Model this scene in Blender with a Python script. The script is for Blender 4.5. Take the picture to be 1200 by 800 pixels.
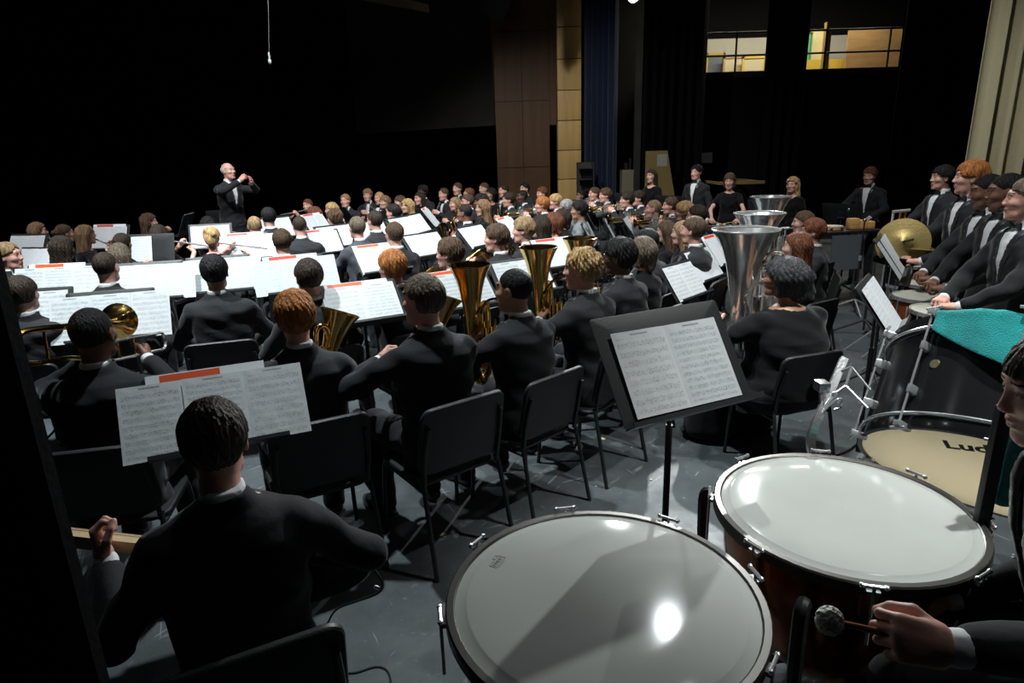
import bpy, math, random
import numpy as np
from mathutils import Matrix, Vector, Euler

for o in list(bpy.data.objects):
    bpy.data.objects.remove(o, do_unlink=True)
scene = bpy.context.scene
COL = scene.collection
PI = math.pi
random.seed(7)
RNG = np.random.default_rng(11)

# ---------------------------------------------------------------- camera
FPX, PITCH, ROLL, CAMH = 746.0, 0.284, -0.0306, 1.90
_c, _s = math.cos(PITCH), math.sin(PITCH)
_cr, _sr = math.cos(ROLL), math.sin(ROLL)
FWD = np.array([0, _c, -_s]); _up = np.array([0, _s, _c]); _rt = np.array([1.0, 0, 0])
RIGHT = _rt * _cr + _up * _sr
UP = -_rt * _sr + _up * _cr
CAM = np.array([0.0, 0.0, CAMH])
cd = bpy.data.cameras.new('camera'); cam = bpy.data.objects.new('camera', cd); COL.objects.link(cam)
cd.sensor_width = 36.0; cd.lens = FPX / 1200.0 * 36.0; cd.clip_start = 0.05; cd.clip_end = 200
m = Matrix.Identity(4)
for i in range(3):
    m[i][0] = RIGHT[i]; m[i][1] = UP[i]; m[i][2] = -FWD[i]; m[i][3] = CAM[i]
cam.matrix_world = m
scene.camera = cam


def ray(px, py):
    return RIGHT * ((px - 600) / FPX) - UP * ((py - 400) / FPX) + FWD


def at(px, py, z):                      # the point of height z seen at a pixel
    d = ray(px, py); return CAM + d * ((z - CAMH) / d[2])


def atY(px, py, y):                     # the point of depth y seen at a pixel
    d = ray(px, py); return CAM + d * (y / d[1])


def atD(px, py, dist):
    return CAM + ray(px, py) * dist


# ---------------------------------------------------------------- world, exposure, stage lamps
w = bpy.data.worlds.new('dark_hall'); scene.world = w; w.use_nodes = True
w.node_tree.nodes['Background'].inputs[0].default_value = (0.55, 0.7, 0.85, 1)
w.node_tree.nodes['Background'].inputs[1].default_value = 0.004
vs = scene.view_settings
vs.view_transform = 'Standard'; vs.look = 'None'; vs.gamma = 1.0; vs.use_curve_mapping = False
vs.exposure = 0.0

# position, aim, watts, cone degrees, colour; every one of them gets a lamp housing further down
STAGE_LAMPS = [
    ((-3.4, 3.4, 6.4), (-2.2, 5.8, 0.9), 430, 60, (0.88, 0.97, 1.0)),
    ((-0.9, 3.9, 6.5), (-0.9, 4.9, 0.9), 270, 72, (0.86, 0.96, 1.0)),
    ((1.0, 2.9, 6.5), (2.6, 4.0, 1.3), 150, 60, (0.95, 0.98, 0.97)),
    ((2.4, 5.0, 6.5), (1.7, 7.6, 0.9), 170, 75, (0.95, 0.98, 1.0)),
    ((-2.2, 6.0, 6.5), (-1.8, 9.4, 1.0), 300, 70, (0.93, 0.97, 1.0)),
    ((-0.8, 7.6, 6.4), (0.2, 11.6, 1.3), 215, 84, (0.97, 0.97, 0.95)),
    ((1.77, 6.4, 5.25), (0.9, 1.9, 0.7), 26, 42, (0.9, 0.98, 1.0)),
    ((2.9, 2.2, 6.4), (1.9, 2.4, 0.9), 230, 40, (0.95, 0.98, 0.97)),
    ((4.1, 12.6, 6.45), (0.5, 1.9, 0.8), 620, 22, (0.95, 1.0, 1.0)),
    ((-5.2, 5.4, 6.5), (-4.6, 8.0, 1.0), 230, 60, (0.95, 0.97, 1.0)),
]
HOUSE_LAMP = (2.35, 12.6, 4.55)         # the lamp seen at the top of the frame

# ---------------------------------------------------------------- materials
MATS = {}


def mat(name, col=(0.5, 0.5, 0.5), rough=0.6, metal=0.0, spec=0.5, bump=None, var=None, sheen=0.0, emis=None, coat=0.0, alpha=None):
    """plain procedural material; bump=(scale,strength,stretch), var=(scale,amount,stretch)"""
    if name in MATS:
        return MATS[name]
    M = bpy.data.materials.new(name); M.use_nodes = True; MATS[name] = M
    nt = M.node_tree; b = nt.nodes['Principled BSDF']
    b.inputs['Base Color'].default_value = (*col, 1); b.inputs['Roughness'].default_value = rough
    b.inputs['Metallic'].default_value = metal; b.inputs['Specular IOR Level'].default_value = spec
    if sheen:
        b.inputs['Sheen Weight'].default_value = sheen; b.inputs['Sheen Roughness'].default_value = 0.4
    if coat:
        b.inputs['Coat Weight'].default_value = coat; b.inputs['Coat Roughness'].default_value = 0.08
    if emis:
        b.inputs['Emission Color'].default_value = (*emis[:3], 1); b.inputs['Emission Strength'].default_value = emis[3]
    if bump or var:
        tc = nt.nodes.new('ShaderNodeTexCoord')

        def noise(scale, stretch, detail=4):
            mp = nt.nodes.new('ShaderNodeMapping'); mp.inputs['Scale'].default_value = stretch
            nt.links.new(tc.outputs['Object'], mp.inputs['Vector'])
            n = nt.nodes.new('ShaderNodeTexNoise'); n.inputs['Scale'].default_value = scale; n.inputs['Detail'].default_value = detail
            nt.links.new(mp.outputs[0], n.inputs['Vector']); return n
        if var:
            n = noise(var[0], var[2] if len(var) > 2 else (1, 1, 1))
            r = nt.nodes.new('ShaderNodeValToRGB'); r.color_ramp.elements[0].position = 0.3; r.color_ramp.elements[1].position = 0.7
            a = var[1]
            r.color_ramp.elements[0].color = (*[c * (1 - a) for c in col], 1)
            r.color_ramp.elements[1].color = (*[min(1, c * (1 + a)) for c in col], 1)
            nt.links.new(n.outputs['Fac'], r.inputs[0]); nt.links.new(r.outputs[0], b.inputs['Base Color'])
        if bump:
            n = noise(bump[0], bump[2] if len(bump) > 2 else (1, 1, 1))
            bp = nt.nodes.new('ShaderNodeBump'); bp.inputs['Strength'].default_value = bump[1]; bp.inputs['Distance'].default_value = 0.02
            nt.links.new(n.outputs['Fac'], bp.inputs['Height']); nt.links.new(bp.outputs[0], b.inputs['Normal'])
    return M


SUIT = mat('black_suit_wool', (0.018, 0.019, 0.021), 0.85, spec=0.25, bump=(9, 0.35), sheen=0.12)
TROUSER = mat('black_trouser_wool', (0.014, 0.015, 0.017), 0.85, spec=0.25, bump=(11, 0.4), sheen=0.08)
GREYSUIT = mat('charcoal_suit_wool', (0.05, 0.055, 0.062), 0.8, spec=0.3, bump=(9, 0.3), sheen=0.15)
SATIN = mat('black_satin', (0.02, 0.021, 0.024), 0.38, spec=0.5)
VELVET = mat('black_velvet', (0.007, 0.007, 0.008), 0.9, spec=0.15, bump=(10, 0.3), sheen=0.15)
SWEATER = mat('grey_sweater_knit', (0.17, 0.19, 0.2), 0.9, spec=0.2, bump=(40, 0.3))
SHIRT = mat('white_shirt_cotton', (0.78, 0.8, 0.82), 0.75, bump=(14, 0.2))
SHOE = mat('polished_black_leather', (0.01, 0.01, 0.011), 0.22)
SKINS = {'light': mat('light_skin', (0.62, 0.36, 0.27), 0.5, var=(25, 0.1), bump=(90, 0.05)),
         'rosy': mat('rosy_skin', (0.66, 0.35, 0.28), 0.5, var=(25, 0.12), bump=(90, 0.05)),
         'tan': mat('tan_skin', (0.42, 0.23, 0.15), 0.5, var=(25, 0.1), bump=(90, 0.05)),
         'brown': mat('brown_skin', (0.2, 0.095, 0.06), 0.48, var=(25, 0.1), bump=(90, 0.05)),
         'dark': mat('dark_brown_skin', (0.09, 0.043, 0.03), 0.45, var=(25, 0.1), bump=(90, 0.05))}
EYEW = mat('eye_white', (0.5, 0.48, 0.46), 0.3)
IRIS = mat('dark_iris', (0.03, 0.02, 0.015), 0.15)
LIPS = mat('lip_skin', (0.45, 0.2, 0.17), 0.45)
LIPD = mat('dark_lip_skin', (0.14, 0.06, 0.05), 0.45)
HAIRS = {}
for n, c in {'black': (0.008, 0.007, 0.007), 'darkbrown': (0.028, 0.017, 0.011), 'brown': (0.075, 0.043, 0.024), 'lightbrown': (0.2, 0.12, 0.062),
             'ginger': (0.36, 0.13, 0.035), 'blond': (0.42, 0.27, 0.12), 'sandy': (0.26, 0.165, 0.085), 'auburn': (0.13, 0.045, 0.02),
             'grey': (0.25, 0.25, 0.25), 'greying': (0.035, 0.036, 0.038), 'ashbrown': (0.115, 0.085, 0.06), 'white': (0.6, 0.58, 0.55)}.items():
    HAIRS[n] = mat(n + '_hair', c, 0.6, spec=0.28, var=(55, 0.55, (1, 1, 0.15)), bump=(110, 0.7, (1, 1, 0.12)))
BRASS = mat('lacquered_brass', (0.78, 0.5, 0.16), 0.16, 1.0, var=(6, 0.12))
COPPER = mat('rose_brass', (0.72, 0.3, 0.14), 0.2, 1.0)
SILVER = mat('silver_plate', (0.82, 0.82, 0.8), 0.17, 0.8, var=(5, 0.1))
CHROME = mat('chrome', (0.8, 0.82, 0.83), 0.2, 0.72)
DULLSTEEL = mat('brushed_steel', (0.5, 0.52, 0.53), 0.32, 1.0)
BRONZE = mat('cymbal_bronze', (0.3, 0.225, 0.085), 0.45, 0.75, bump=(60, 0.1))
EBONY = mat('black_grenadilla_wood', (0.012, 0.011, 0.011), 0.3)
CHAIRP = mat('black_chair_plastic', (0.013, 0.014, 0.015), 0.5, bump=(140, 0.12))
CHAIRF = mat('dark_grey_chair_steel', (0.035, 0.04, 0.042), 0.35, 0.6)
STANDM = mat('black_powder_coated_steel', (0.016, 0.017, 0.018), 0.45, bump=(200, 0.06))
ORANGE = mat('orange_folder_card', (0.75, 0.1, 0.025), 0.5)
REDLABEL = mat('red_folder_card', (0.6, 0.06, 0.03), 0.5)
BLACKFAB = mat('black_stage_drape', (0.004, 0.004, 0.005), 0.95, spec=0.05, bump=(60, 0.2))
BLACKPAINT = mat('black_painted_wall', (0.006, 0.006, 0.007), 0.9, spec=0.1, bump=(20, 0.15))
RUBBER = mat('black_rubber', (0.01, 0.01, 0.01), 0.7)
WOODP = mat('pale_maple', (0.55, 0.36, 0.18), 0.4, var=(4, 0.2, (1, 12, 12)))
WOODR = mat('reddish_hardwood', (0.2, 0.065, 0.03), 0.35, var=(6, 0.3, (1, 10, 10)))
TEAL = mat('teal_towel_terry', (0.008, 0.30, 0.30), 0.95, bump=(220, 0.5), var=(14, 0.2), sheen=0.25)
FELT = mat('white_felt', (0.92, 0.93, 0.86), 0.95, bump=(120, 0.9))

# --- printed music page (flat print on paper, UV driven)
def page_material(name, rows, ink, paper, seed):
    M = bpy.data.materials.new(name); M.use_nodes = True; nt = M.node_tree; b = nt.nodes['Principled BSDF']
    b.inputs['Roughness'].default_value = 0.7
    N = lambda t: nt.nodes.new(t)

    def math_(op, a, bb=None, c=None):
        n = N('ShaderNodeMath'); n.operation = op
        for i, v in enumerate((a, bb, c)):
            if v is None: continue
            if isinstance(v, (int, float)): n.inputs[i].default_value = v
            else: nt.links.new(v, n.inputs[i])
        return n.outputs[0]
    uv = N('ShaderNodeUVMap'); sp = N('ShaderNodeSeparateXYZ'); nt.links.new(uv.outputs[0], sp.inputs[0])
    u, v = sp.outputs[0], sp.outputs[1]
    fv = math_('FRACT', math_('MULTIPLY', v, rows))
    inband = math_('LESS_THAN', math_('ABSOLUTE', math_('SUBTRACT', fv, 0.5)), 0.24)
    lines = math_('LESS_THAN', math_('FRACT', math_('MULTIPLY', fv, 10.0)), 0.24)
    inu = math_('LESS_THAN', math_('ABSOLUTE', math_('SUBTRACT', u, 0.5)), 0.44)
    inv = math_('LESS_THAN', math_('ABSOLUTE', math_('SUBTRACT', v, 0.48)), 0.44)
    inside = math_('MULTIPLY', inu, inv)
    staff = math_('MULTIPLY', math_('MULTIPLY', inband, lines), 0.55)
    mp = N('ShaderNodeMapping'); mp.inputs['Scale'].default_value = (46, rows * 6.5, 1); mp.inputs['Location'].default_value = (seed, seed * 2, 0)
    nt.links.new(uv.outputs[0], mp.inputs[0])
    vo = N('ShaderNodeTexVoronoi'); vo.inputs['Scale'].default_value = 1.0; nt.links.new(mp.outputs[0], vo.inputs['Vector'])
    heads = math_('LESS_THAN', vo.outputs['Distance'], 0.33)
    mp2 = N('ShaderNodeMapping'); mp2.inputs['Scale'].default_value = (60, rows * 0.9, 1); mp2.inputs['Location'].default_value = (seed * 3, 0, 0)
    nt.links.new(uv.outputs[0], mp2.inputs[0])
    vo2 = N('ShaderNodeTexVoronoi'); nt.links.new(mp2.outputs[0], vo2.inputs['Vector'])
    stems = math_('LESS_THAN', vo2.outputs['Distance'], 0.16)
    near = math_('LESS_THAN', math_('ABSOLUTE', math_('SUBTRACT', fv, 0.52)), 0.33)
    nz = N('ShaderNodeTexNoise'); nz.inputs['Scale'].default_value = 6; nt.links.new(uv.outputs[0], nz.inputs['Vector'])
    dens = math_('GREATER_THAN', nz.outputs['Fac'], 0.42)
    notes = math_('MULTIPLY', math_('MULTIPLY', math_('MAXIMUM', heads, stems), near), dens)
    inkf = math_('MULTIPLY', math_('MAXIMUM', staff, math_('MULTIPLY', notes, 0.8)), inside)
    # title line at the head of the page
    tit = math_('MULTIPLY', math_('LESS_THAN', math_('ABSOLUTE', math_('SUBTRACT', v, 0.955)), 0.011), math_('LESS_THAN', math_('ABSOLUTE', math_('SUBTRACT', u, 0.5)), 0.16))
    tit = math_('MULTIPLY', tit, math_('GREATER_THAN', math_('FRACT', math_('MULTIPLY', u, 63.0)), 0.35))
    fac = math_('MULTIPLY', math_('MAXIMUM', inkf, tit), ink)
    mx = N('ShaderNodeMixRGB'); mx.inputs[1].default_value = (*paper, 1); mx.inputs[2].default_value = (0.02, 0.02, 0.025, 1)
    nt.links.new(fac, mx.inputs[0]); nt.links.new(mx.outputs[0], b.inputs['Base Color'])
    n2 = N('ShaderNodeTexNoise'); n2.inputs['Scale'].default_value = 3.0; nt.links.new(uv.outputs[0], n2.inputs['Vector'])
    bp = N('ShaderNodeBump'); bp.inputs['Strength'].default_value = 0.25; bp.inputs['Distance'].default_value = 0.02
    nt.links.new(n2.outputs['Fac'], bp.inputs['Height']); nt.links.new(bp.outputs[0], b.inputs['Normal'])
    MATS[name] = M
    return M


PAGES = [page_material('printed_music_page_a', 10, 0.85, (0.6, 0.63, 0.64), 3.1),
         page_material('printed_music_page_b', 12, 0.8, (0.62, 0.65, 0.66), 9.7),
         page_material('printed_music_page_c', 9, 0.7, (0.64, 0.66, 0.67), 17.3)]
PAGEFAR = [page_material('printed_music_page_d', 10, 0.4, (0.6, 0.64, 0.66), 5.0),
           page_material('printed_music_page_e', 12, 0.3, (0.62, 0.65, 0.67), 13.0)]
PAPER = mat('plain_paper', (0.76, 0.78, 0.79), 0.75, bump=(5, 0.15))

# ---------------------------------------------------------------- mesh helpers
def link(o, parent=None):
    COL.objects.link(o)
    if parent is not None: o.parent = parent
    return o


def tag(o, label=None, cat=None, group=None, kind=None):
    if label: o['label'] = label
    if cat: o['category'] = cat
    if group: o['group'] = group
    if kind: o['kind'] = kind
    return o


def empty(name, loc=(0, 0, 0), rz=0.0):
    o = bpy.data.objects.new(name, None); o.empty_display_size = 0.1
    o.location = loc; o.rotation_euler = (0, 0, rz)
    return link(o)


def np_mesh(name, V, Q, mats, mi=None, smooth=True):
    me = bpy.data.meshes.new(name); V = np.asarray(V, np.float32); Q = np.asarray(Q, np.int32)
    k = Q.shape[1]
    me.vertices.add(len(V)); me.vertices.foreach_set('co', V.ravel())
    me.loops.add(Q.size); me.loops.foreach_set('vertex_index', Q.ravel())
    me.polygons.add(len(Q)); me.polygons.foreach_set('loop_start', np.arange(0, Q.size, k, dtype=np.int32))
    if mi is not None: me.polygons.foreach_set('material_index', np.asarray(mi, np.int32))
    me.polygons.foreach_set('use_smooth', np.full(len(Q), smooth))
    for mm in (mats if isinstance(mats, (list, tuple)) else [mats]): me.materials.append(mm)
    me.update(calc_edges=True); me.validate()
    return me


def frame(d):
    d = Vector(d).normalized(); a = Vector((0, 0, 1)) if abs(d.z) < 0.95 else Vector((0, 1, 0))
    x = a.cross(d).normalized(); y = d.cross(x)
    return x, y, d


class MB:
    """collects simple shapes into one mesh"""
    def __init__(s): s.v = []; s.f = []; s.uv = {}

    def box(s, lo, hi, rot=None, bev=0.0):
        x0, y0, z0 = lo; x1, y1, z1 = hi
        if bev > 0:
            import bmesh
            bm = bmesh.new(); bmesh.ops.create_cube(bm, size=1)
            for q in bm.verts: q.co = Vector(((x0 + x1) / 2 + q.co.x * (x1 - x0), (y0 + y1) / 2 + q.co.y * (y1 - y0), (z0 + z1) / 2 + q.co.z * (z1 - z0)))
            bmesh.ops.bevel(bm, geom=bm.edges[:], offset=bev, segments=2, affect='EDGES', profile=0.6)
            bm.verts.ensure_lookup_table(); b = len(s.v)
            s.v += [tuple(rot @ q.co) if rot else tuple(q.co) for q in bm.verts]
            s.f += [[b + q.index for q in fc.verts] for fc in bm.faces]; bm.free(); return s
        b = len(s.v)
        P = [(x0, y0, z0), (x1, y0, z0), (x1, y1, z0), (x0, y1, z0), (x0, y0, z1), (x1, y0, z1), (x1, y1, z1), (x0, y1, z1)]
        s.v += [tuple(rot @ Vector(p)) if rot else p for p in P]
        s.f += [[b + i for i in q] for q in ((3, 2, 1, 0), (4, 5, 6, 7), (0, 1, 5, 4), (1, 2, 6, 5), (2, 3, 7, 6), (3, 0, 4, 7))]
        return s

    def tube(s, pts, rad, seg=10, caps=True, closed=False):
        pts = [Vector(p) for p in pts]; n = len(pts)
        if not hasattr(rad, '__len__'): rad = [rad] * n
        b = len(s.v); x = None
        for i, p in enumerate(pts):
            if closed: t = pts[(i + 1) % n] - pts[i - 1]
            else: t = pts[min(i + 1, n - 1)] - pts[max(i - 1, 0)]
            t.normalize()
            if x is None: x, y, _ = frame(t)
            else:
                x = (x - t * x.dot(t)); x.normalize(); y = t.cross(x)
            for k in range(seg):
                a = 2 * PI * k / seg
                s.v.append(tuple(p + (x * math.cos(a) + y * math.sin(a)) * rad[i]))
        for i in range(n if closed else n - 1):
            j = (i + 1) % n
            for k in range(seg):
                l = (k + 1) % seg
                s.f.append([b + i * seg + k, b + i * seg + l, b + j * seg + l, b + j * seg + k])
        if caps and not closed:
            s.f.append([b + k for k in range(seg)][::-1]); s.f.append([b + (n - 1) * seg + k for k in range(seg)])
        return s

    def cyl(s, a, c, r, r2=None, seg=12): return s.tube([a, c], [r, r if r2 is None else r2], seg)

    def lathe(s, prof, mtx=None, seg=24, a0=0.0, a1=2 * PI):
        """prof: list of (r, z) turned about z, then moved by mtx"""
        mtx = mtx or Matrix.Identity(4); b = len(s.v); full = abs(a1 - a0 - 2 * PI) < 1e-6; ns = seg if full else seg + 1
        for r, z in prof:
            for k in range(ns):
                a = a0 + (a1 - a0) * k / seg
                s.v.append(tuple(mtx @ Vector((r * math.cos(a), r * math.sin(a), z))))
        for i in range(len(prof) - 1):
            for k in range(seg):
                l = (k + 1) % ns
                s.f.append([b + i * ns + k, b + i * ns + l, b + (i + 1) * ns + l, b + (i + 1) * ns + k])
        return s

    def disc(s, c, n, r, seg=24):
        x, y, _ = frame(n); c = Vector(c); b = len(s.v)
        s.v += [tuple(c + (x * math.cos(2 * PI * k / seg) + y * math.sin(2 * PI * k / seg)) * r) for k in range(seg)]
        s.f.append([b + k for k in range(seg)]); return s

    def ball(s, c, r, seg=12):
        r = (r, r, r) if not hasattr(r, '__len__') else r; b = len(s.v); n = seg // 2
        for i in range(n + 1):
            t = PI * i / n
            for k in range(seg):
                a = 2 * PI * k / seg
                s.v.append((c[0] + r[0] * math.sin(t) * math.cos(a), c[1] + r[1] * math.sin(t) * math.sin(a), c[2] + r[2] * math.cos(t)))
        for i in range(n):
            for k in range(seg):
                l = (k + 1) % seg
                s.f.append([b + i * seg + k, b + (i + 1) * seg + k, b + (i + 1) * seg + l, b + i * seg + l])
        return s

    def poly(s, pts): b = len(s.v); s.v += [tuple(p) for p in pts]; s.f.append(list(range(b, b + len(pts)))); return s

    def prism(s, pts, off):
        b = len(s.v); n = len(pts); off = Vector(off)
        s.v += [tuple(p) for p in pts] + [tuple(Vector(p) + off) for p in pts]
        s.f.append([b + i for i in range(n)][::-1]); s.f.append([b + n + i for i in range(n)])
        for i in range(n): s.f.append([b + i, b + (i + 1) % n, b + n + (i + 1) % n, b + n + i])
        return s

    def grid(s, fn, nu, nv, thick=0.0, wrap=False):
        b = len(s.v)
        for j in range(nv + 1):
            for i in range(nu + 1): s.v.append(tuple(fn(i / nu, j / nv)))
        for j in range(nv):
            for i in range(nu):
                a = b + j * (nu + 1) + i; s.f.append([a, a + 1, a + nu + 2, a + nu + 1])
        return s

    def mesh(s, name, material, smooth=35):
        me = bpy.data.meshes.new(name); me.from_pydata(s.v, [], s.f)
        for mm in (material if isinstance(material, (list, tuple)) else [material]): me.materials.append(mm)
        if smooth:
            me.polygons.foreach_set('use_smooth', [True] * len(me.polygons))
            try: me.set_sharp_from_angle(angle=math.radians(smooth))
            except Exception: pass
        me.update(); return me

    def build(s, name, material, parent=None, smooth=35):
        return link(bpy.data.objects.new(name, s.mesh(name, material, smooth)), parent)


def part(name, me, parent, mtx=None, label=None):
    o = bpy.data.objects.new(name, me); link(o, parent)
    if mtx is not None: o.matrix_local = mtx
    if label: o['label'] = label
    return o


def spawn(kit, name, loc, rz, label, cat, group=None, scale=1.0, mtx=None):
    """kit: list of (part name, mesh, [(sub-part name, mesh)...]); a fresh thing that shares the kit's mesh data"""
    r = empty(name, loc, rz)
    if mtx is not None: r.matrix_world = mtx
    if scale != 1.0: r.scale = (scale,) * 3
    tag(r, label, cat, group)
    for k in kit:
        p = part(k[0], k[1], r)
        for sp in (k[2] if len(k) > 2 else []): part(sp[0], sp[1], p)
    return r


def obj_mat(o, M, i=0):
    o.material_slots[i].link = 'OBJECT'; o.material_slots[i].material = M


def spline(pts, n=6):
    """Catmull-Rom through points"""
    P = [Vector(p) for p in pts]; P = [P[0] * 2 - P[1]] + P + [P[-1] * 2 - P[-2]]; out = []
    for i in range(1, len(P) - 2):
        for k in range(n):
            t = k / n; a, b, c, d = P[i - 1], P[i], P[i + 1], P[i + 2]
            out.append(0.5 * ((2 * b) + (c - a) * t + (2 * a - 5 * b + 4 * c - d) * t * t + (3 * b - a - 3 * c + d) * t ** 3))
    out.append(P[-2]); return out

# ---------------------------------------------------------------- implicit surfaces (bodies, clothes, hair)
def smin(a, b, k):
    h = np.maximum(k - np.abs(a - b), 0) / k
    return np.minimum(a, b) - h * h * k * 0.25


def d_cap(P, a, b, r1, r2):
    a = np.array(a, float); b = np.array(b, float); ab = b - a; L = max(ab @ ab, 1e-9)
    t = ((P[0] - a[0]) * ab[0] + (P[1] - a[1]) * ab[1] + (P[2] - a[2]) * ab[2]) / L
    t = np.clip(t, 0, 1)
    return np.sqrt((P[0] - a[0] - t * ab[0]) ** 2 + (P[1] - a[1] - t * ab[1]) ** 2 + (P[2] - a[2] - t * ab[2]) ** 2) - (r1 + (r2 - r1) * t)


def d_ell(P, c, r):
    q = np.sqrt(((P[0] - c[0]) / r[0]) ** 2 + ((P[1] - c[1]) / r[1]) ** 2 + ((P[2] - c[2]) / r[2]) ** 2)
    return (q - 1) * min(r)


def d_loft(P, zs, cy, a, b, e=2.3):
    A = np.interp(P[2], zs, a); B = np.interp(P[2], zs, b); Cy = np.interp(P[2], zs, cy)
    q = ((np.abs(P[0]) / A) ** e + (np.abs(P[1] - Cy) / B) ** e) ** (1 / e)
    d = (q - 1) * np.minimum(A, B)
    return np.maximum(d, np.maximum(P[2] - zs[-1], zs[0] - P[2]))


def bounds(op):
    t = op[0]
    if t == 'cap':
        a, b, r1, r2 = op[1:5]; r = max(r1, r2)
        return [min(a[i], b[i]) - r for i in range(3)], [max(a[i], b[i]) + r for i in range(3)]
    if t == 'ell':
        return [op[1][i] - op[2][i] for i in range(3)], [op[1][i] + op[2][i] for i in range(3)]
    if t == 'loft':
        zs, cy, a, b = op[1:5]; A = max(a); B = max(b)
        return [-A, min(cy) - B, zs[0]], [A, max(cy) + B, zs[-1]]


def sdf_mesh(ops, res, post=None, pad=0.03):
    """ops: (kind, params..., k); k<0 subtracts. returns V, Q"""
    lo = np.min([bounds(o)[0] for o in ops if o[-1] > 0], axis=0) - pad
    hi = np.max([bounds(o)[1] for o in ops if o[-1] > 0], axis=0) + pad
    n = np.ceil((hi - lo) / res).astype(int) + 1
    ax = [lo[i] + res * np.arange(n[i]) for i in range(3)]
    F = np.full(n, 0.5)
    for o in ops:
        k = o[-1]; bl, bh = bounds(o); p = abs(k) + 2.5 * res
        sl = []
        for i in range(3):
            a = max(0, int((bl[i] - p - lo[i]) / res)); b = min(n[i], int((bh[i] + p - lo[i]) / res) + 2); sl.append(slice(a, max(a + 1, b)))
        sl = tuple(sl)
        P = np.meshgrid(ax[0][sl[0]], ax[1][sl[1]], ax[2][sl[2]], indexing='ij', sparse=True)
        if o[0] == 'cap': d = d_cap(P, *o[1:5])
        elif o[0] == 'ell': d = d_ell(P, o[1], o[2])
        else: d = d_loft(P, *o[1:5])
        F[sl] = smin(F[sl], d, k) if k > 0 else -smin(-F[sl], d, -k)
    if post is not None:
        P = np.meshgrid(*ax, indexing='ij', sparse=True); F = post(F, P)
    F[0] = F[-1] = 0.1; F[:, 0] = F[:, -1] = 0.1; F[:, :, 0] = F[:, :, -1] = 0.1
    return nets(F, lo, res)


CORN = [(i, j, k) for i in (0, 1) for j in (0, 1) for k in (0, 1)]
EDG = [((i, j, 0), (i, j, 1)) for i in (0, 1) for j in (0, 1)] + [((i, 0, k), (i, 1, k)) for i in (0, 1) for k in (0, 1)] + [((0, j, k), (1, j, k)) for j in (0, 1) for k in (0, 1)]


def nets(F, org, h):
    S = F < 0; n = F.shape
    cnt = np.zeros([q - 1 for q in n], np.int8)
    for c in CORN: cnt += S[c[0]:n[0] - 1 + c[0], c[1]:n[1] - 1 + c[1], c[2]:n[2] - 1 + c[2]]
    mask = (cnt > 0) & (cnt < 8)
    I, J, K = np.nonzero(mask); idx = np.full(mask.shape, -1, np.int32); idx[I, J, K] = np.arange(len(I))
    acc = np.zeros((len(I), 3)); num = np.zeros(len(I))
    for a, b in EDG:
        f0 = F[I + a[0], J + a[1], K + a[2]]; f1 = F[I + b[0], J + b[1], K + b[2]]; mm = (f0 < 0) != (f1 < 0)
        t = np.where(mm, f0 / np.where(mm, f0 - f1, 1), 0)
        for d in range(3): acc[:, d] += np.where(mm, a[d] + t * (b[d] - a[d]), 0)
        num += mm
    V = org + (np.stack([I, J, K], 1) + acc / num[:, None]) * h
    Q = []
    for d in range(3):
        e = [0, 0, 0]; e[d] = 1
        A = S[tuple(slice(0, n[i] - e[i]) for i in range(3))]; B = S[tuple(slice(e[i], n[i]) for i in range(3))]
        i, j, k = np.nonzero(A != B); ok = np.ones(len(i), bool); ijk = [i, j, k]
        u, v = (d + 1) % 3, (d + 2) % 3
        ok &= (ijk[u] > 0) & (ijk[v] > 0) & (ijk[u] < n[u] - 1) & (ijk[v] < n[v] - 1)
        ijk = [q[ok] for q in ijk]

        def cell(du, dv):
            c = [q.copy() for q in ijk]; c[u] = c[u] - du; c[v] = c[v] - dv; return idx[c[0], c[1], c[2]]
        q = np.stack([cell(1, 1), cell(0, 1), cell(0, 0), cell(1, 0)], 1)
        flip = ~A[tuple(ijk)]
        q[flip] = q[flip][:, ::-1]; Q.append(q)
    return V, np.concatenate(Q)

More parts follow.
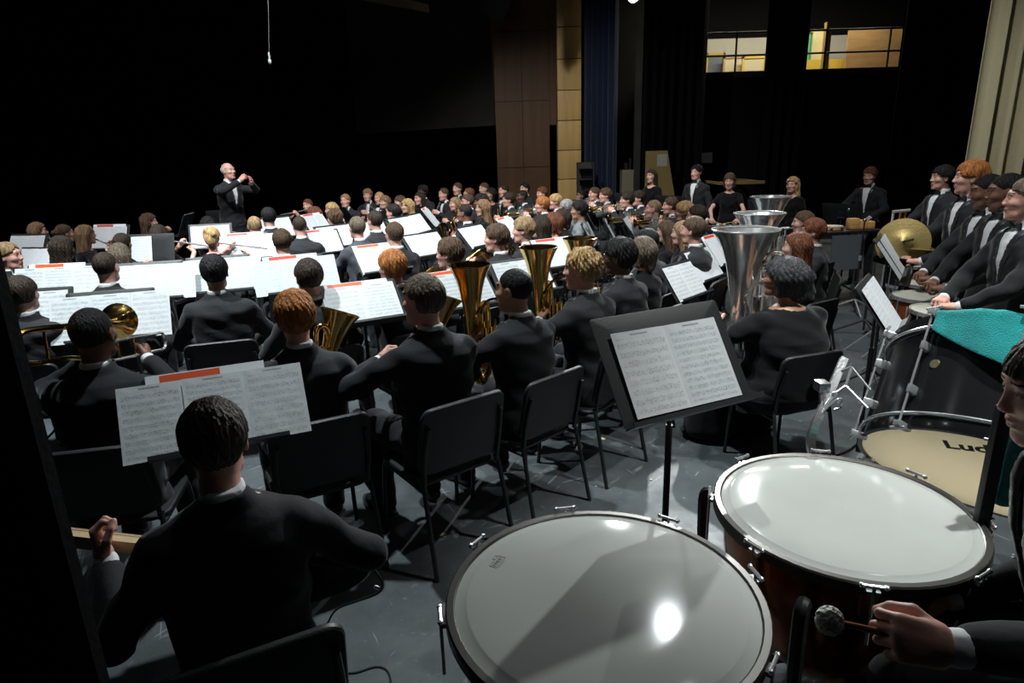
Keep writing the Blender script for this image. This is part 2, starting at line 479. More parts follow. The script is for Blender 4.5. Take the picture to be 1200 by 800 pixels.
# ---------------------------------------------------------------- heads, hands, hair
def head_arrays(sex, res):
    f = sex == 'f'
    j = 0.92 if f else 1.0
    ops = [('ell', (0, -0.012, 0.03), (0.074, 0.094, 0.09), 0.001),
           ('ell', (0, 0.022, -0.03), (0.062 * j, 0.07, 0.078), 0.03),
           ('cap', (-0.03 * j, 0.045, -0.085), (0.03 * j, 0.045, -0.085), 0.026 * j, 0.026 * j, 0.03),
           ('cap', (-0.01, 0.07, -0.1), (0.01, 0.07, -0.1), 0.017, 0.017, 0.02),
           ('cap', (-0.034, 0.074, 0.038), (0.034, 0.074, 0.038), 0.014, 0.014, 0.02),
           ('ell', (-0.042, 0.058, -0.018), (0.02, 0.022, 0.018), 0.025),
           ('ell', (0.042, 0.058, -0.018), (0.02, 0.022, 0.018), 0.025),
           ('ell', (-0.031, 0.1, 0.016), (0.017, 0.016, 0.012), -0.012),
           ('ell', (0.031, 0.1, 0.016), (0.017, 0.016, 0.012), -0.012),
           ('cap', (0, 0.085, 0.026), (0, 0.104, -0.02), 0.0065, 0.0098, 0.011),
           ('ell', (-0.011, 0.098, -0.024), (0.0085, 0.011, 0.008), 0.008),
           ('ell', (0.011, 0.098, -0.024), (0.0085, 0.011, 0.008), 0.008),
           ('ell', (0, 0.086, -0.052), (0.023, 0.013, 0.0065), 0.008),
           ('ell', (0, 0.084, -0.066), (0.02, 0.013, 0.0075), 0.008),
           ('cap', (-0.03, 0.1, -0.0585), (0.03, 0.1, -0.0585), 0.0025, 0.0025, -0.004),
           ('ell', (-0.031, 0.077, 0.016), (0.0125, 0.0125, 0.0125), 0.002),
           ('ell', (0.031, 0.077, 0.016), (0.0125, 0.0125, 0.0125), 0.002),
           ('ell', (-0.077, -0.006, -0.002), (0.009, 0.019, 0.031), 0.01),
           ('ell', (0.077, -0.006, -0.002), (0.009, 0.019, 0.031), 0.01),
           ('ell', (-0.083, 0.0, -0.002), (0.005, 0.009, 0.017), -0.006),
           ('ell', (0.083, 0.0, -0.002), (0.005, 0.009, 0.017), -0.006),
           ('cap', (0, -0.022, -0.06), (0, -0.04, -0.2), 0.05 * (0.9 if f else 1), 0.056 * (0.88 if f else 1), 0.03)]
    V, Q = sdf_mesh(ops, res)
    C = V[Q].mean(1); mi = np.zeros(len(Q), int)
    for s in (-1, 1):
        e = C - np.array([s * 0.031, 0.077, 0.016]); d = np.linalg.norm(e, axis=1); a = e[:, 1] / np.maximum(d, 1e-6)
        ew = (d < 0.0136) & (a > 0.55) & (np.abs(e[:, 2]) < 0.0042); mi[ew] = 1
        mi[ew & (np.hypot(e[:, 0], e[:, 2]) < 0.0062)] = 2
        mi[(np.abs(C[:, 0] - s * 0.034) < 0.02) & (np.abs(C[:, 2] - 0.042 + 0.08 * np.abs(C[:, 0] - s * 0.03)) < 0.0032) & (C[:, 1] > 0.06)] = 4
    lip = (((C[:, 0] / 0.023) ** 2 + ((C[:, 2] + 0.059) / 0.0125) ** 2) < 1) & (C[:, 1] > 0.07)
    mi[lip] = 3
    return V * 0.985, Q, mi


def hand_arrays(kind, res):
    """right hand, wrist at the origin, fingers along +Y, palm to -Z, thumb on the -X side"""
    curl = {'grip': (62, 78, 50), 'relax': (22, 28, 20), 'fist': (80, 95, 60), 'keys': (28, 48, 34)}[kind]
    ops = [('cap', (0, -0.012, 0), (0, 0.02, 0), 0.0255, 0.026, 0.01),
           ('cap', (-0.022, 0.02, 0), (-0.027, 0.085, 0), 0.015, 0.0125, 0.016), ('cap', (0.0, 0.02, 0.001), (-0.006, 0.09, 0.003), 0.016, 0.0125, 0.016),
           ('cap', (0.014, 0.02, 0), (0.014, 0.086, 0.001), 0.015, 0.012, 0.016), ('cap', (0.024, 0.02, -0.002), (0.032, 0.078, -0.002), 0.014, 0.011, 0.016)]
    for i, (x, y, L, spread) in enumerate(((-0.029, 0.088, 0.072, -5), (-0.008, 0.093, 0.081, -1), (0.013, 0.09, 0.075, 3), (0.033, 0.08, 0.058, 8))):
        p = np.array([x, y, 0.0]); a = 0.0; r = (0.0098, 0.0095, 0.0088, 0.0085)[i]
        for jn in range(3):
            a += math.radians(curl[jn] * (1 + 0.06 * (i - 1.5)))
            l = L * (0.46, 0.3, 0.26)[jn]; sp = math.radians(spread)
            q = p + l * np.array([math.sin(sp) * math.cos(a), math.cos(sp) * math.cos(a), -math.sin(a)])
            ops.append(('cap', tuple(p), tuple(q), r * (1 - 0.06 * jn), r * (0.95 - 0.07 * jn), 0.0035)); p = q
    th = [(-0.024, 0.02, -0.008), (-0.047, 0.052, -0.024), (-0.045, 0.08, -0.042), (-0.034, 0.098, -0.054)]
    if kind == 'relax': th = [(-0.024, 0.02, -0.008), (-0.052, 0.052, -0.018), (-0.06, 0.082, -0.026), (-0.062, 0.104, -0.032)]
    for k in range(3): ops.append(('cap', th[k], th[k + 1], 0.0135 - 0.0015 * k, 0.012 - 0.0015 * k, 0.008 if k == 0 else 0.003))
    return sdf_mesh(ops, res)


HEAD = {(s, l): head_arrays(s, r) for s in 'mf' for l, r in (('near', 0.0042), ('far', 0.0085))}
HAND = {(k, l): hand_arrays(k, r) for k in ('grip', 'relax', 'keys') for l, r in (('near', 0.0042), ('far', 0.0075))}


def hair_mesh(style, res=0.0048):
    fuzz = {'curly': 0.011, 'afro': 0.006, 'mop': 0.005, 'buzz': 0.0012, 'short': 0.0032, 'long': 0.005, 'wavy': 0.009, 'bob': 0.004}.get(style, 0.003)
    g = {'buzz': 0.004, 'short': 0.013, 'curly': 0.021, 'afro': 0.026, 'mop': 0.02, 'bob': 0.019, 'long': 0.016, 'wavy': 0.022, 'bun': 0.012, 'updo': 0.016, 'ring': 0.006, 'tail': 0.013, 'cap': 0.016}[style]
    ops = [('ell', (0, -0.015, 0.032), (0.075 + g, 0.094 + g, 0.09 + g), 0.01)]
    if style in ('long', 'wavy'):
        ops += [('cap', (0.05, -0.045, 0.0), (0.062, -0.075, -0.23), 0.05, 0.05, 0.05), ('cap', (-0.05, -0.045, 0.0), (-0.062, -0.075, -0.23), 0.05, 0.05, 0.05),
                ('cap', (0, -0.07, 0), (0, -0.105, -0.3), 0.055, 0.045, 0.05)]
    if style == 'bob':
        ops += [('cap', (0.062, -0.02, 0.0), (0.068, -0.015, -0.085), 0.032, 0.026, 0.04), ('cap', (-0.062, -0.02, 0.0), (-0.068, -0.015, -0.085), 0.032, 0.026, 0.04),
                ('cap', (0, -0.07, 0), (0, -0.075, -0.1), 0.06, 0.045, 0.05)]
    if style == 'bun': ops.append(('ell', (0, -0.125, 0.02), (0.045, 0.04, 0.042), 0.015))
    if style == 'updo': ops += [('ell', (0.01, -0.1, -0.02), (0.06, 0.045, 0.06), 0.03), ('cap', (-0.03, -0.085, 0.1), (0.05, -0.11, 0.05), 0.03, 0.032, 0.02)]
    if style == 'tail': ops.append(('cap', (0, -0.115, 0.03), (0, -0.15, -0.16), 0.032, 0.02, 0.03))
    ph = RNG.uniform(0, 6, 6)

    def post(F, P):
        X, Y, Z = P
        n = np.sin(95 * X + ph[0] + 3 * np.sin(24 * Z + ph[1])) * np.sin(80 * Y + ph[2] + 2 * np.sin(31 * X)) + 0.6 * np.sin(60 * Z + ph[3] + 40 * Y)
        if style in ('long', 'wavy', 'bob', 'bun', 'short', 'updo', 'tail'): n = np.sin(120 * X + ph[0] + 2 * np.sin(14 * Z)) * 0.8 + np.sin(110 * Y + 12 * Z + ph[2]) * 0.8
        ph_ = np.arctan2(X, Y + 0.02)
        strand = np.sin(46 * ph_ + 2.5 * np.sin(7 * ph_ + ph[5]) + 35 * Z + ph[1]) * 0.7 + np.sin(23 * ph_ - 60 * Z + ph[3]) * np.sin(90 * Z + 40 * Y + ph[0])
        F = F + fuzz * (n * 0.4 + strand * 0.5) * np.clip(0.35 + np.hypot(X, Y + 0.015) * 14, 0.3, 1)
        # hairline: the face, the ears and the nape stay free
        front = {'mop': 0.056, 'short': 0.072, 'buzz': 0.068, 'bob': 0.06, 'afro': 0.07, 'curly': 0.066, 'cap': 0.05}.get(style, 0.075)
        side = {'mop': -0.005, 'bob': 0.06, 'long': 0.05, 'wavy': 0.055, 'bun': 0.012, 'updo': 0.02, 'tail': 0.012, 'afro': 0.02}.get(style, 0.018)
        hl = front - 4.5 * X ** 2 - 0.45 * np.maximum(0, -Y + 0.06) + 0.012 * np.sin(70 * X + ph[4]) * (style in ('mop', 'curly', 'short'))
        face = np.maximum(Z - hl, 0.012 - Y)                       # negative inside the face block
        ear = np.maximum(np.maximum(Z - 0.022, -0.03 - Y), 0.02 - Y * 0 - 0.02)
        F = np.maximum(F, -face)
        if style not in ('long', 'wavy', 'bob'):
            F = np.maximum(F, -np.maximum(Z - 0.02 + 0 * X, -0.022 - Y))
            F = np.maximum(F, -0.088 - Z - 0.25 * np.minimum(0, Y + 0.06) * 0)
            F = np.maximum(F, -(Z + 0.055 + 1.6 * (Y + 0.035) * 0) - 0.9 * (-0.05 - Y) - 0.02)
        else:
            F = np.maximum(F, -np.maximum(Z - 0.03, 0.02 - Y))
        if style == 'ring': F = np.maximum(F, Z - 0.055)
        return F
    V, Q = sdf_mesh(ops, res, post)
    return np_mesh('hair', V * 0.985, Q, HAIRS['brown'])


HAIRM = {}


def get_hair(style):
    if style not in HAIRM: HAIRM[style] = [hair_mesh(style) for _ in range(2 if style in ('short', 'long', 'mop') else 1)]
    return random.choice(HAIRM[style])


# ---------------------------------------------------------------- poses
def ik(S, W, l1, l2, hint):
    S, W, hint = np.array(S, float), np.array(W, float), np.array(hint, float)
    d = W - S; L = np.linalg.norm(d); u = d / L
    if L > (l1 + l2) * 0.985: W = S + u * (l1 + l2) * 0.985; L = (l1 + l2) * 0.985
    a = (l1 * l1 - l2 * l2 + L * L) / (2 * L); h = math.sqrt(max(l1 * l1 - a * a, 0))
    p = hint - u * (hint @ u); p /= np.linalg.norm(p)
    return S + u * a + p * h, W


# wrists (left, right), hand kinds, elbow hints, lean, for seated figures (seat 0.46, head top 1.36)
SEATED = {
    'flute': dict(L=(0.1, 0.24, 1.07), R=(0.36, 0.13, 1.0), hk=('grip', 'grip'), eh=((-0.6, 0.5, -0.6), (0.9, -0.2, -0.7)), lean=0.02, fd=((0.3, 0.6, 0.7), (-0.5, 0.6, 0.6))),
    'clarinet': dict(L=(-0.06, 0.25, 0.9), R=(0.07, 0.3, 0.78), hk=('keys', 'keys'), eh=((-1, -0.2, -0.6), (1, -0.2, -0.6)), lean=0.04, fd=((0.5, 0.7, 0.3), (-0.5, 0.7, 0.3))),
    'sax': dict(L=(-0.02, 0.22, 0.92), R=(0.2, 0.08, 0.68), hk=('keys', 'keys'), eh=((-1, -0.1, -0.6), (1, -0.5, -0.2)), lean=0.03, fd=((0.6, 0.6, 0.3), (-0.3, 0.9, 0.1))),
    'trumpet': dict(L=(-0.08, 0.26, 1.07), R=(0.09, 0.25, 1.06), hk=('grip', 'keys'), eh=((-1, 0.1, -0.6), (1, 0.1, -0.6)), lean=0.02, fd=((0.5, 0.7, 0.4), (-0.5, 0.7, 0.5))),
    'trombone': dict(L=(-0.1, 0.2, 1.08), R=(0.06, 0.44, 1.0), hk=('grip', 'grip'), eh=((-1, 0.0, -0.7), (0.9, -0.1, -0.8)), lean=0.02, fd=((0.3, 0.6, 0.5), (-0.2, 0.9, 0.2))),
    'horn': dict(L=(-0.12, 0.24, 1.0), R=(0.22, 0.12, 0.72), hk=('grip', 'grip'), eh=((-1, 0.0, -0.5), (1, -0.6, -0.1)), lean=0.03, fd=((0.5, 0.7, 0.3), (-0.1, 1, 0.1))),
    'euphonium': dict(L=(-0.16, 0.26, 0.92), R=(0.08, 0.26, 0.86), hk=('grip', 'keys'), eh=((-1, 0.1, -0.4), (1, -0.2, -0.5)), lean=0.03, fd=((0.8, 0.5, 0.3), (-0.5, 0.8, 0.2))),
    'tuba': dict(L=(-0.22, 0.3, 0.86), R=(0.12, 0.3, 0.84), hk=('grip', 'keys'), eh=((-1, 0.1, -0.6), (1, -0.1, -0.6)), lean=0.02, fd=((0.3, 0.7, 0.6), (-0.5, 0.8, 0.3))),
    'rest': dict(L=(-0.13, 0.3, 0.66), R=(0.13, 0.3, 0.66), hk=('relax', 'relax'), eh=((-1, -0.4, -0.2), (1, -0.4, -0.2)), lean=0.0, fd=((0.3, 0.9, -0.2), (-0.3, 0.9, -0.2))),
    'guitar': dict(L=(-0.44, 0.29, 0.82), R=(0.2, 0.24, 0.74), hk=('grip', 'relax'), eh=((-0.8, -0.3, -0.6), (1, -0.35, 0.25)), lean=0.06, fd=((0.2, 0.35, 0.9), (-0.8, 0.5, -0.2))),
    'stool': dict(L=(-0.16, 0.34, 0.94), R=(0.1, 0.44, 0.8), hk=('grip', 'grip'), eh=((-1, 0.0, -0.5), (1, -0.2, -0.3)), lean=0.12, fd=((0.1, 1, -0.1), (0.0, 0.96, -0.1))),
}
# standing figures (1.76 m)
STANDING = {
    'folded': dict(L=(-0.07, 0.36, 1.02), R=(0.07, 0.37, 1.04), hk=('grip', 'grip'), eh=((-1, -0.4, -0.2), (1, -0.4, -0.2)), lean=0.01, fd=((0.75, 0.7, 0.0), (-0.75, 0.7, 0))),
    'mallets': dict(L=(-0.2, 0.36, 1.05), R=(0.2, 0.36, 1.05), hk=('grip', 'grip'), eh=((-1, -0.3, -0.4), (1, -0.3, -0.4)), lean=0.03, fd=((0.2, 0.95, -0.2), (-0.2, 0.95, -0.2))),
    'sides': dict(L=(-0.28, 0.06, 0.86), R=(0.28, 0.06, 0.86), hk=('relax', 'relax'), eh=((-0.8, -0.8, 0), (0.8, -0.8, 0)), lean=0.0, fd=((0, 0.15, -1), (0, 0.15, -1))),
    'conduct': dict(L=(-0.06, 0.43, 1.46), R=(0.1, 0.4, 1.5), hk=('relax', 'grip'), eh=((-1, 0.0, -0.5), (1, 0, -0.5)), lean=0.02, fd=((0.35, 0.8, 0.5), (-0.4, 0.6, 0.7))),
}
POSES = {}


def make_pose(pose, sex, outfit):
    key = (pose, sex, outfit)
    if key in POSES: return POSES[key]
    seat = pose in SEATED; D = (SEATED if seat else STANDING)[pose]
    zs, hip = (1.06, 0.52) if seat else (1.46, 0.94)
    T = zs - hip; lean = D['lean']; f = 0.88 if sex == 'f' else 1.0
    fat = {'teefat': 1.5, 'sweater': 1.22}.get(outfit, 1.0)
    cyf = lambda z: lean * (z - hip) / T
    SX = 0.165 * f * (1.12 if fat > 1 else 1)
    sho = [np.array((s * SX, cyf(zs - 0.05) - 0.005, zs - 0.082)) for s in (-1, 1)]
    l1, l2 = 0.29 * (0.95 if sex == 'f' else 1), 0.26 * (0.95 if sex == 'f' else 1)
    arms = []
    for i, (wk, hint) in enumerate(((D['L'], D['eh'][0]), (D['R'], D['eh'][1]))):
        W = np.array(wk, float); W[1] += lean * 0.5
        E, W = ik(sho[i], W, l1, l2, hint); arms.append((sho[i], E, W))
    if seat:
        low = 0.0 if pose != 'stool' else -0.14
        legs = [(np.array((s * 0.085, 0.0, 0.545)), np.array((s * (0.14 if outfit[:3] != 'tee' else 0.17), 0.43, 0.535 + low * 0.3)), np.array((s * 0.14, 0.4, 0.09 + low))) for s in (-1, 1)]
    else:
        legs = [(np.array((s * 0.085, 0.0, 0.92)), np.array((s * 0.1, 0.02, 0.5)), np.array((s * 0.11, -0.015, 0.09))) for s in (-1, 1)]
    # --- the body under the clothes
    bare = outfit in ('tee', 'teefat', 'dress')
    pr = lambda g: dict(zs=[hip - 0.1, hip, hip + 0.35 * T, hip + 0.65 * T, hip + 0.86 * T, hip + 0.96 * T, hip + 1.03 * T],
                        a=[(0.165 + g) * (fat if fat > 1 else 1), (0.165 + g) * fat, (0.145 + g) * f * fat, (0.165 + g) * f * (1 + (fat - 1) * .7), (0.17 + g) * f * (1 + (fat - 1) * .4), (0.125 + g) * f, (0.05 + g)],
                        b=[(0.125 + g), (0.12 + g) * fat, (0.1 + g) * fat, (0.115 + g) * (1 + (fat - 1) * .7), (0.1 + g), (0.08 + g), (0.05 + g)])

    def loft(g, top=None, bot=None, k=0.03):
        p = pr(g); z = list(p['zs']); a = list(p['a']); b = list(p['b'])
        if top: z += [q[0] for q in top]; a += [q[1] for q in top]; b += [q[2] for q in top]
        if bot: z = [q[0] for q in bot] + z; a = [q[1] for q in bot] + a; b = [q[2] for q in bot] + b
        return ('loft', z, [cyf(q) if q > hip else 0.0 for q in z], a, b, k)
    ops = [loft(0.0)]
    for (S, E, W) in arms:
        ops += [('cap', tuple(S), tuple(E), 0.044 * f, 0.036 * f, 0.03), ('cap', tuple(E), tuple(W), 0.036 * f, 0.026, 0.01)]
    for (Hh, Kk, Aa) in legs:
        ops += [('cap', tuple(Hh), tuple(Kk), 0.07, 0.05, 0.03), ('cap', tuple(Kk), tuple(Aa), 0.046, 0.034, 0.02)]
    core = sdf_mesh(ops, 0.011 if bare else 0.024)
    G = {}
    sleeve = {'suit': 1, 'grey': 1, 'sweater': 1, 'blouse': 1, 'dress': 0, 'tee': 0, 'teefat': 0}[outfit]
    jm = {'suit': SUIT, 'grey': GREYSUIT, 'sweater': SWEATER, 'blouse': VELVET, 'dress': VELVET, 'tee': VELVET, 'teefat': VELVET}[outfit]
    suit = outfit in ('suit', 'grey')
    g = 0.028 if suit else 0.012
    bot = [(hip - 0.24, 0.2, 0.155)] if (suit and not seat) else None
    zc = hip + 1.03 * T
    top = [(zc + 0.03, 0.062, 0.064)] if suit else ([(zc + 0.02, 0.058, 0.058)] if outfit in ('sweater', 'blouse') else None)
    ops = [loft(g, top, bot)]
    for (S, E, W) in arms:
        d = (W - E) / np.linalg.norm(W - E)
        ops.append(('ell', tuple(S + np.array((0, 0, -0.002))), (0.06 * f, 0.062, 0.052), 0.035) if suit else ('cap', tuple(S), tuple(S + (E - S) * 0.3), 0.052 * f, 0.05 * f, 0.03))
        if suit: ops.append(('cap', (S[0] * 0.25, S[1], zs - 0.0), tuple(S + np.array((-S[0] * 0.08, 0, 0.012))), 0.03, 0.044, 0.03))
        if sleeve:
            r = 1.0 if suit else 0.86
            ops += [('cap', tuple(S), tuple(E), 0.062 * f * r, 0.053 * r, 0.035), ('cap', tuple(E), tuple(W - d * 0.045), 0.053 * r, 0.042 * r, 0.015)]
        else:
            ops.append(('cap', tuple(S), tuple(S + (E - S) * 0.5), 0.058 * f * (1.3 if fat > 1.3 else 1), 0.054 * f * (1.25 if fat > 1.3 else 1), 0.03))
    if sex == 'f':
        for s in (-1, 1): ops.append(('ell', (s * 0.065, cyf(hip + 0.7 * T) + 0.09 * (1 + (fat - 1) * .5), hip + 0.66 * T), (0.062, 0.05, 0.058), 0.03))
    vx = hip + 0.2 * T

    def jacket_cut(F, P, grow=0.0):
        X, Y, Z = P
        if suit:
            hw = np.clip((Z - vx) / (zc - vx), 0, 1.3) * 0.062 + grow
            wedge = np.maximum(np.maximum(np.abs(X) - hw, vx - Z), cyf(hip + .7 * T) + 0.03 - Y)
            F = np.maximum(F, -wedge)
        elif not sleeve:
            F = np.maximum(F, -(np.sqrt(X ** 2 + (Y - 0.03) ** 2 + (Z - zs - 0.035) ** 2) - 0.1))
        ww = 0.004 * np.sin(46 * Z + 14 * X + 11 * Y) * np.sin(21 * X + 9 * Z) + 0.0035 * np.sin(33 * Y - 38 * Z + 8)
        return F + ww
    G['jacket' if suit else ('sweater' if outfit == 'sweater' else 'top')] = (sdf_mesh(ops, 0.0095, jacket_cut), jm)
    if suit:
        def lapel_cut(F, P):
            X, Y, Z = P
            hw = np.clip((Z - vx) / (zc - vx), 0, 1.3) * 0.062
            keep = np.maximum(np.maximum(np.maximum(hw - 0.004 - np.abs(X), np.abs(X) - hw - 0.012 - 0.035 * np.clip((Z - vx) / (zc - vx), 0, 0.8)), np.maximum(vx - Z, Z - zc - 0.005)), cyf(hip + .7 * T) + 0.03 - Y)
            return np.maximum(np.maximum(F - 0.006, -(F + 0.012)), keep)
        G['lapel'] = (sdf_mesh(ops[:1], 0.0075, lapel_cut), SATIN)
        ops = [loft(0.012, [(zc + 0.035, 0.058, 0.06), (zc + 0.05, 0.0595, 0.0615)])]
        for (S, E, W) in arms:
            d = (W - E) / np.linalg.norm(W - E); ops.append(('cap', tuple(W - d * 0.07), tuple(W - d * 0.008), 0.033, 0.033, 0.002))
        G['shirt'] = (sdf_mesh(ops, 0.0095), SHIRT)
        yb = cyf(zc) + 0.072; tie = MB()
        for s in (-1, 1):
            tie.prism([(s * 0.006, yb, zc + 0.008), (s * 0.046, yb - 0.004, zc + 0.03), (s * 0.05, yb - 0.006, zc + 0.006), (s * 0.046, yb - 0.004, zc - 0.016)][::s], (0, 0.012, 0))
        tie.box((-0.009, yb - 0.002, zc - 0.004), (0.009, yb + 0.016, zc + 0.018), bev=0.003)
        G['bow_tie'] = (tie, SATIN)
    # --- legs
    skirt = sex == 'f' and outfit in ('dress', 'tee', 'teefat', 'blouse')
    if skirt and seat:
        wv = 1.25 if outfit == 'teefat' else 1.0
        ops = [('ell', (0, 0.01, 0.53), (0.19 * fat, 0.16 * max(1, fat * .85), 0.11), 0.03)]
        for (Hh, Kk, Aa) in legs: ops += [('cap', tuple(Hh), tuple(Kk), 0.1 * wv, 0.085 * wv, 0.06), ('cap', tuple(Kk), (Aa[0] * 1.1, Aa[1] + 0.02, 0.1), 0.085 * wv, 0.11 * wv, 0.06)]
        ops += [('cap', (0, 0.1, 0.53), (0, 0.44, 0.51), 0.09, 0.085, 0.08), ('cap', (0, 0.44, 0.5), (0, 0.43, 0.1), 0.085, 0.1, 0.08)]
        G['skirt'] = (sdf_mesh(ops, 0.013, lambda F, P: np.maximum(F + 0.006 * np.sin(55 * P[0] + 6 * P[1]) * np.clip((0.55 - P[2]) * 2, 0, 1), 0.03 - P[2])), VELVET)
    elif skirt:
        ops = [('loft', [0.12, 0.5, 0.8, 0.95, 1.05], [0, 0, 0, 0, 0], [0.27, 0.23, 0.19, 0.175, 0.15], [0.22, 0.18, 0.14, 0.125, 0.11], 0.02)]
        G['skirt'] = (sdf_mesh(ops, 0.014, lambda F, P: F + 0.009 * np.sin(14 * np.arctan2(P[1], P[0])) * np.clip((0.9 - P[2]) * 2, 0, 1)), VELVET)
    else:
        ops = [('ell', (0, 0.0, legs[0][0][2] + 0.02), (0.175 * min(fat, 1.2), 0.13 * min(fat, 1.2), 0.12), 0.03)]
        for (Hh, Kk, Aa) in legs:
            ops += [('cap', tuple(Hh), tuple(Kk), 0.092, 0.074, 0.05), ('cap', tuple(Kk), (Aa[0], Aa[1], Aa[2] - 0.01), 0.072, 0.06, 0.02)]
        G['trousers'] = (sdf_mesh(ops, 0.012, lambda F, P: np.maximum(F + 0.004 * np.sin(50 * P[1] + 22 * P[2]) * np.sin(30 * P[2] + 20 * P[0]), (legs[0][2][2] - 0.05) - P[2])), TROUSER)
    shoes = []
    for (Hh, Kk, Aa) in legs:
        x, y, z0 = Aa[0], Aa[1], Aa[2] - 0.09
        ops = [('cap', (x, y - 0.035, z0 + 0.04), (x * 1.12, y + 0.15, z0 + 0.032), 0.038, 0.04, 0.02), ('cap', (x, y, z0 + 0.05), (x, y, z0 + 0.1), 0.04, 0.04, 0.03),
               ('cap', (x * 1.12, y + 0.12, z0 + 0.025), (x * 1.15, y + 0.2, z0 + 0.02), 0.043, 0.03, 0.02)]
        shoes.append((sdf_mesh(ops, 0.009, lambda F, P, z0=z0: np.maximum(F, z0 + 0.001 - P[2])), SHOE))
    out = {'core': core, 'garments': {}, 'arms': arms, 'fd': D['fd'], 'hk': D['hk'], 'seat': seat, 'bz': D.get('bz'),
           'neck': np.array((0, cyf(zs) + 0.0, zs)), 'head': np.array((0, cyf(zs) + lean * 0.35 + 0.032, zs + 0.17))}
    for n, (a, M) in G.items():
        out['garments'][n] = a.mesh(n, M) if isinstance(a, MB) else np_mesh(n, a[0], a[1], M)
    out['shoes'] = [np_mesh('shoe', s[0][0], s[0][1], s[1]) for s in shoes]
    POSES[key] = out
    return out


def rot3(M): return np.array([[M[i][j] for j in range(3)] for i in range(3)])


def hand_frame(fdir, out):
    """columns x,y,z: y along the fingers, -z the palm facing inward"""
    y = np.array(fdir, float); y /= np.linalg.norm(y); x = np.array(out, float); x = x - y * (x @ y); x /= np.linalg.norm(x)
    return np.stack([x, y, np.cross(x, y)], 1)


def person(loc, heading, label, pose, outfit='suit', sex='m', hair='short', hcol='brown', skin='light', scale=1.0, yaw=0.0, nod=0.0, lod='far', group=None, glasses=False, tie=True, name='person', roll=0.0, girth=1.0):
    P = make_pose(pose, sex, outfit)
    HV, HQ, HM = HEAD[(sex, lod)]
    R = rot3(Euler((math.radians(-nod), math.radians(roll), math.radians(yaw)), 'XYZ').to_matrix())
    hc = P['head'] + R @ np.array([0, 0.02, 0.07]) - np.array([0, 0.02, 0.07])
    Vs = [P['core'][0]]; Qs = [P['core'][1]]; Ms = [np.zeros(len(P['core'][1]), int)]; n = len(Vs[0])

    def add(V, Q, M):
        nonlocal n
        Vs.append(V); Qs.append(Q + n); Ms.append(M); n += len(V)
    add(HV @ R.T + hc, HQ, HM)
    for i in (0, 1):
        V, Q = HAND[(P['hk'][i], lod)]
        S, E, W = P['arms'][i]
        inward = np.array([1.0, 0, 0]) if i == 0 else np.array([-1.0, 0, 0])
        fd = np.array(P['fd'][i], float)
        y = fd / np.linalg.norm(fd)
        z = -(inward - y * (inward @ y))
        if np.linalg.norm(z) < 0.2: z = np.array([0, 0, 1.0]) - y * y[2]
        z = z / np.linalg.norm(z)                      # back of the hand
        if pose in ('folded', 'mallets', 'rest', 'stool'):
            z = np.array([0, 0, 1.0]) - y * y[2]; z /= np.linalg.norm(z)
        if P['bz'] is not None and i == 0:
            z = np.array(P['bz'], float); z = z - y * (z @ y); z /= np.linalg.norm(z)
        x = np.cross(y, z)
        VV = V.copy(); QQ = Q
        if i == 0: VV[:, 0] *= -1; QQ = Q[:, ::-1]
        add(VV @ np.stack([x, y, z], 1).T + W, QQ, np.zeros(len(Q), int))
    sk = SKINS[skin]
    me = np_mesh('person_body', np.concatenate(Vs), np.concatenate(Qs), [sk, EYEW, IRIS, LIPD if skin in ('dark', 'brown') else LIPS, HAIRS[hcol]], np.concatenate(Ms))
    o = bpy.data.objects.new(name, me); link(o); o.location = loc; o.rotation_euler = (0, 0, heading); o.scale = (scale * girth, scale * girth, scale)
    tag(o, label, 'person', group)
    for nme, gm in P['garments'].items():
        if nme == 'bow_tie' and not tie: continue
        part(nme, gm, o)
    for sm in P['shoes']: part('shoe', sm, o)
    hm = Matrix.Translation(Vector(hc)) @ Euler((math.radians(-nod), math.radians(roll), math.radians(yaw)), 'XYZ').to_matrix().to_4x4()
    if hair:
        h = part('hair' if hair != 'cap' else 'knit_cap', get_hair(hair), o, hm); obj_mat(h, HAIRS[hcol])
    if glasses:
        gl = MB()
        for s in (-1, 1):
            gl.tube([(s * 0.031 + 0.021 * math.cos(a), 0.092 - 0.006 * abs(math.cos(a)), 0.012 + 0.016 * math.sin(a)) for a in np.linspace(0, 2 * PI, 13)[:-1]], 0.0022, 5, closed=True)
            gl.tube([(s * 0.052, 0.088, 0.016), (s * 0.074, 0.06, 0.016), (s * 0.08, -0.01, 0.014)], 0.0022, 5)
        gl.tube([(-0.01, 0.093, 0.014), (0.01, 0.093, 0.014)], 0.002, 5)
        part('glasses', gl.mesh('glasses', EBONY), o, hm)
    return o, P, hc, R

# ---------------------------------------------------------------- furniture kits
def rrect(w, h, r, n=5):
    out = []
    for cx, cz, a0 in ((w / 2 - r, h / 2 - r, 0), (-w / 2 + r, h / 2 - r, PI / 2), (-w / 2 + r, -h / 2 + r, PI), (w / 2 - r, -h / 2 + r, 1.5 * PI)):
        for k in range(n + 1):
            a = a0 + PI / 2 * k / n; out.append((cx + r * math.cos(a), cz + r * math.sin(a)))
    return out


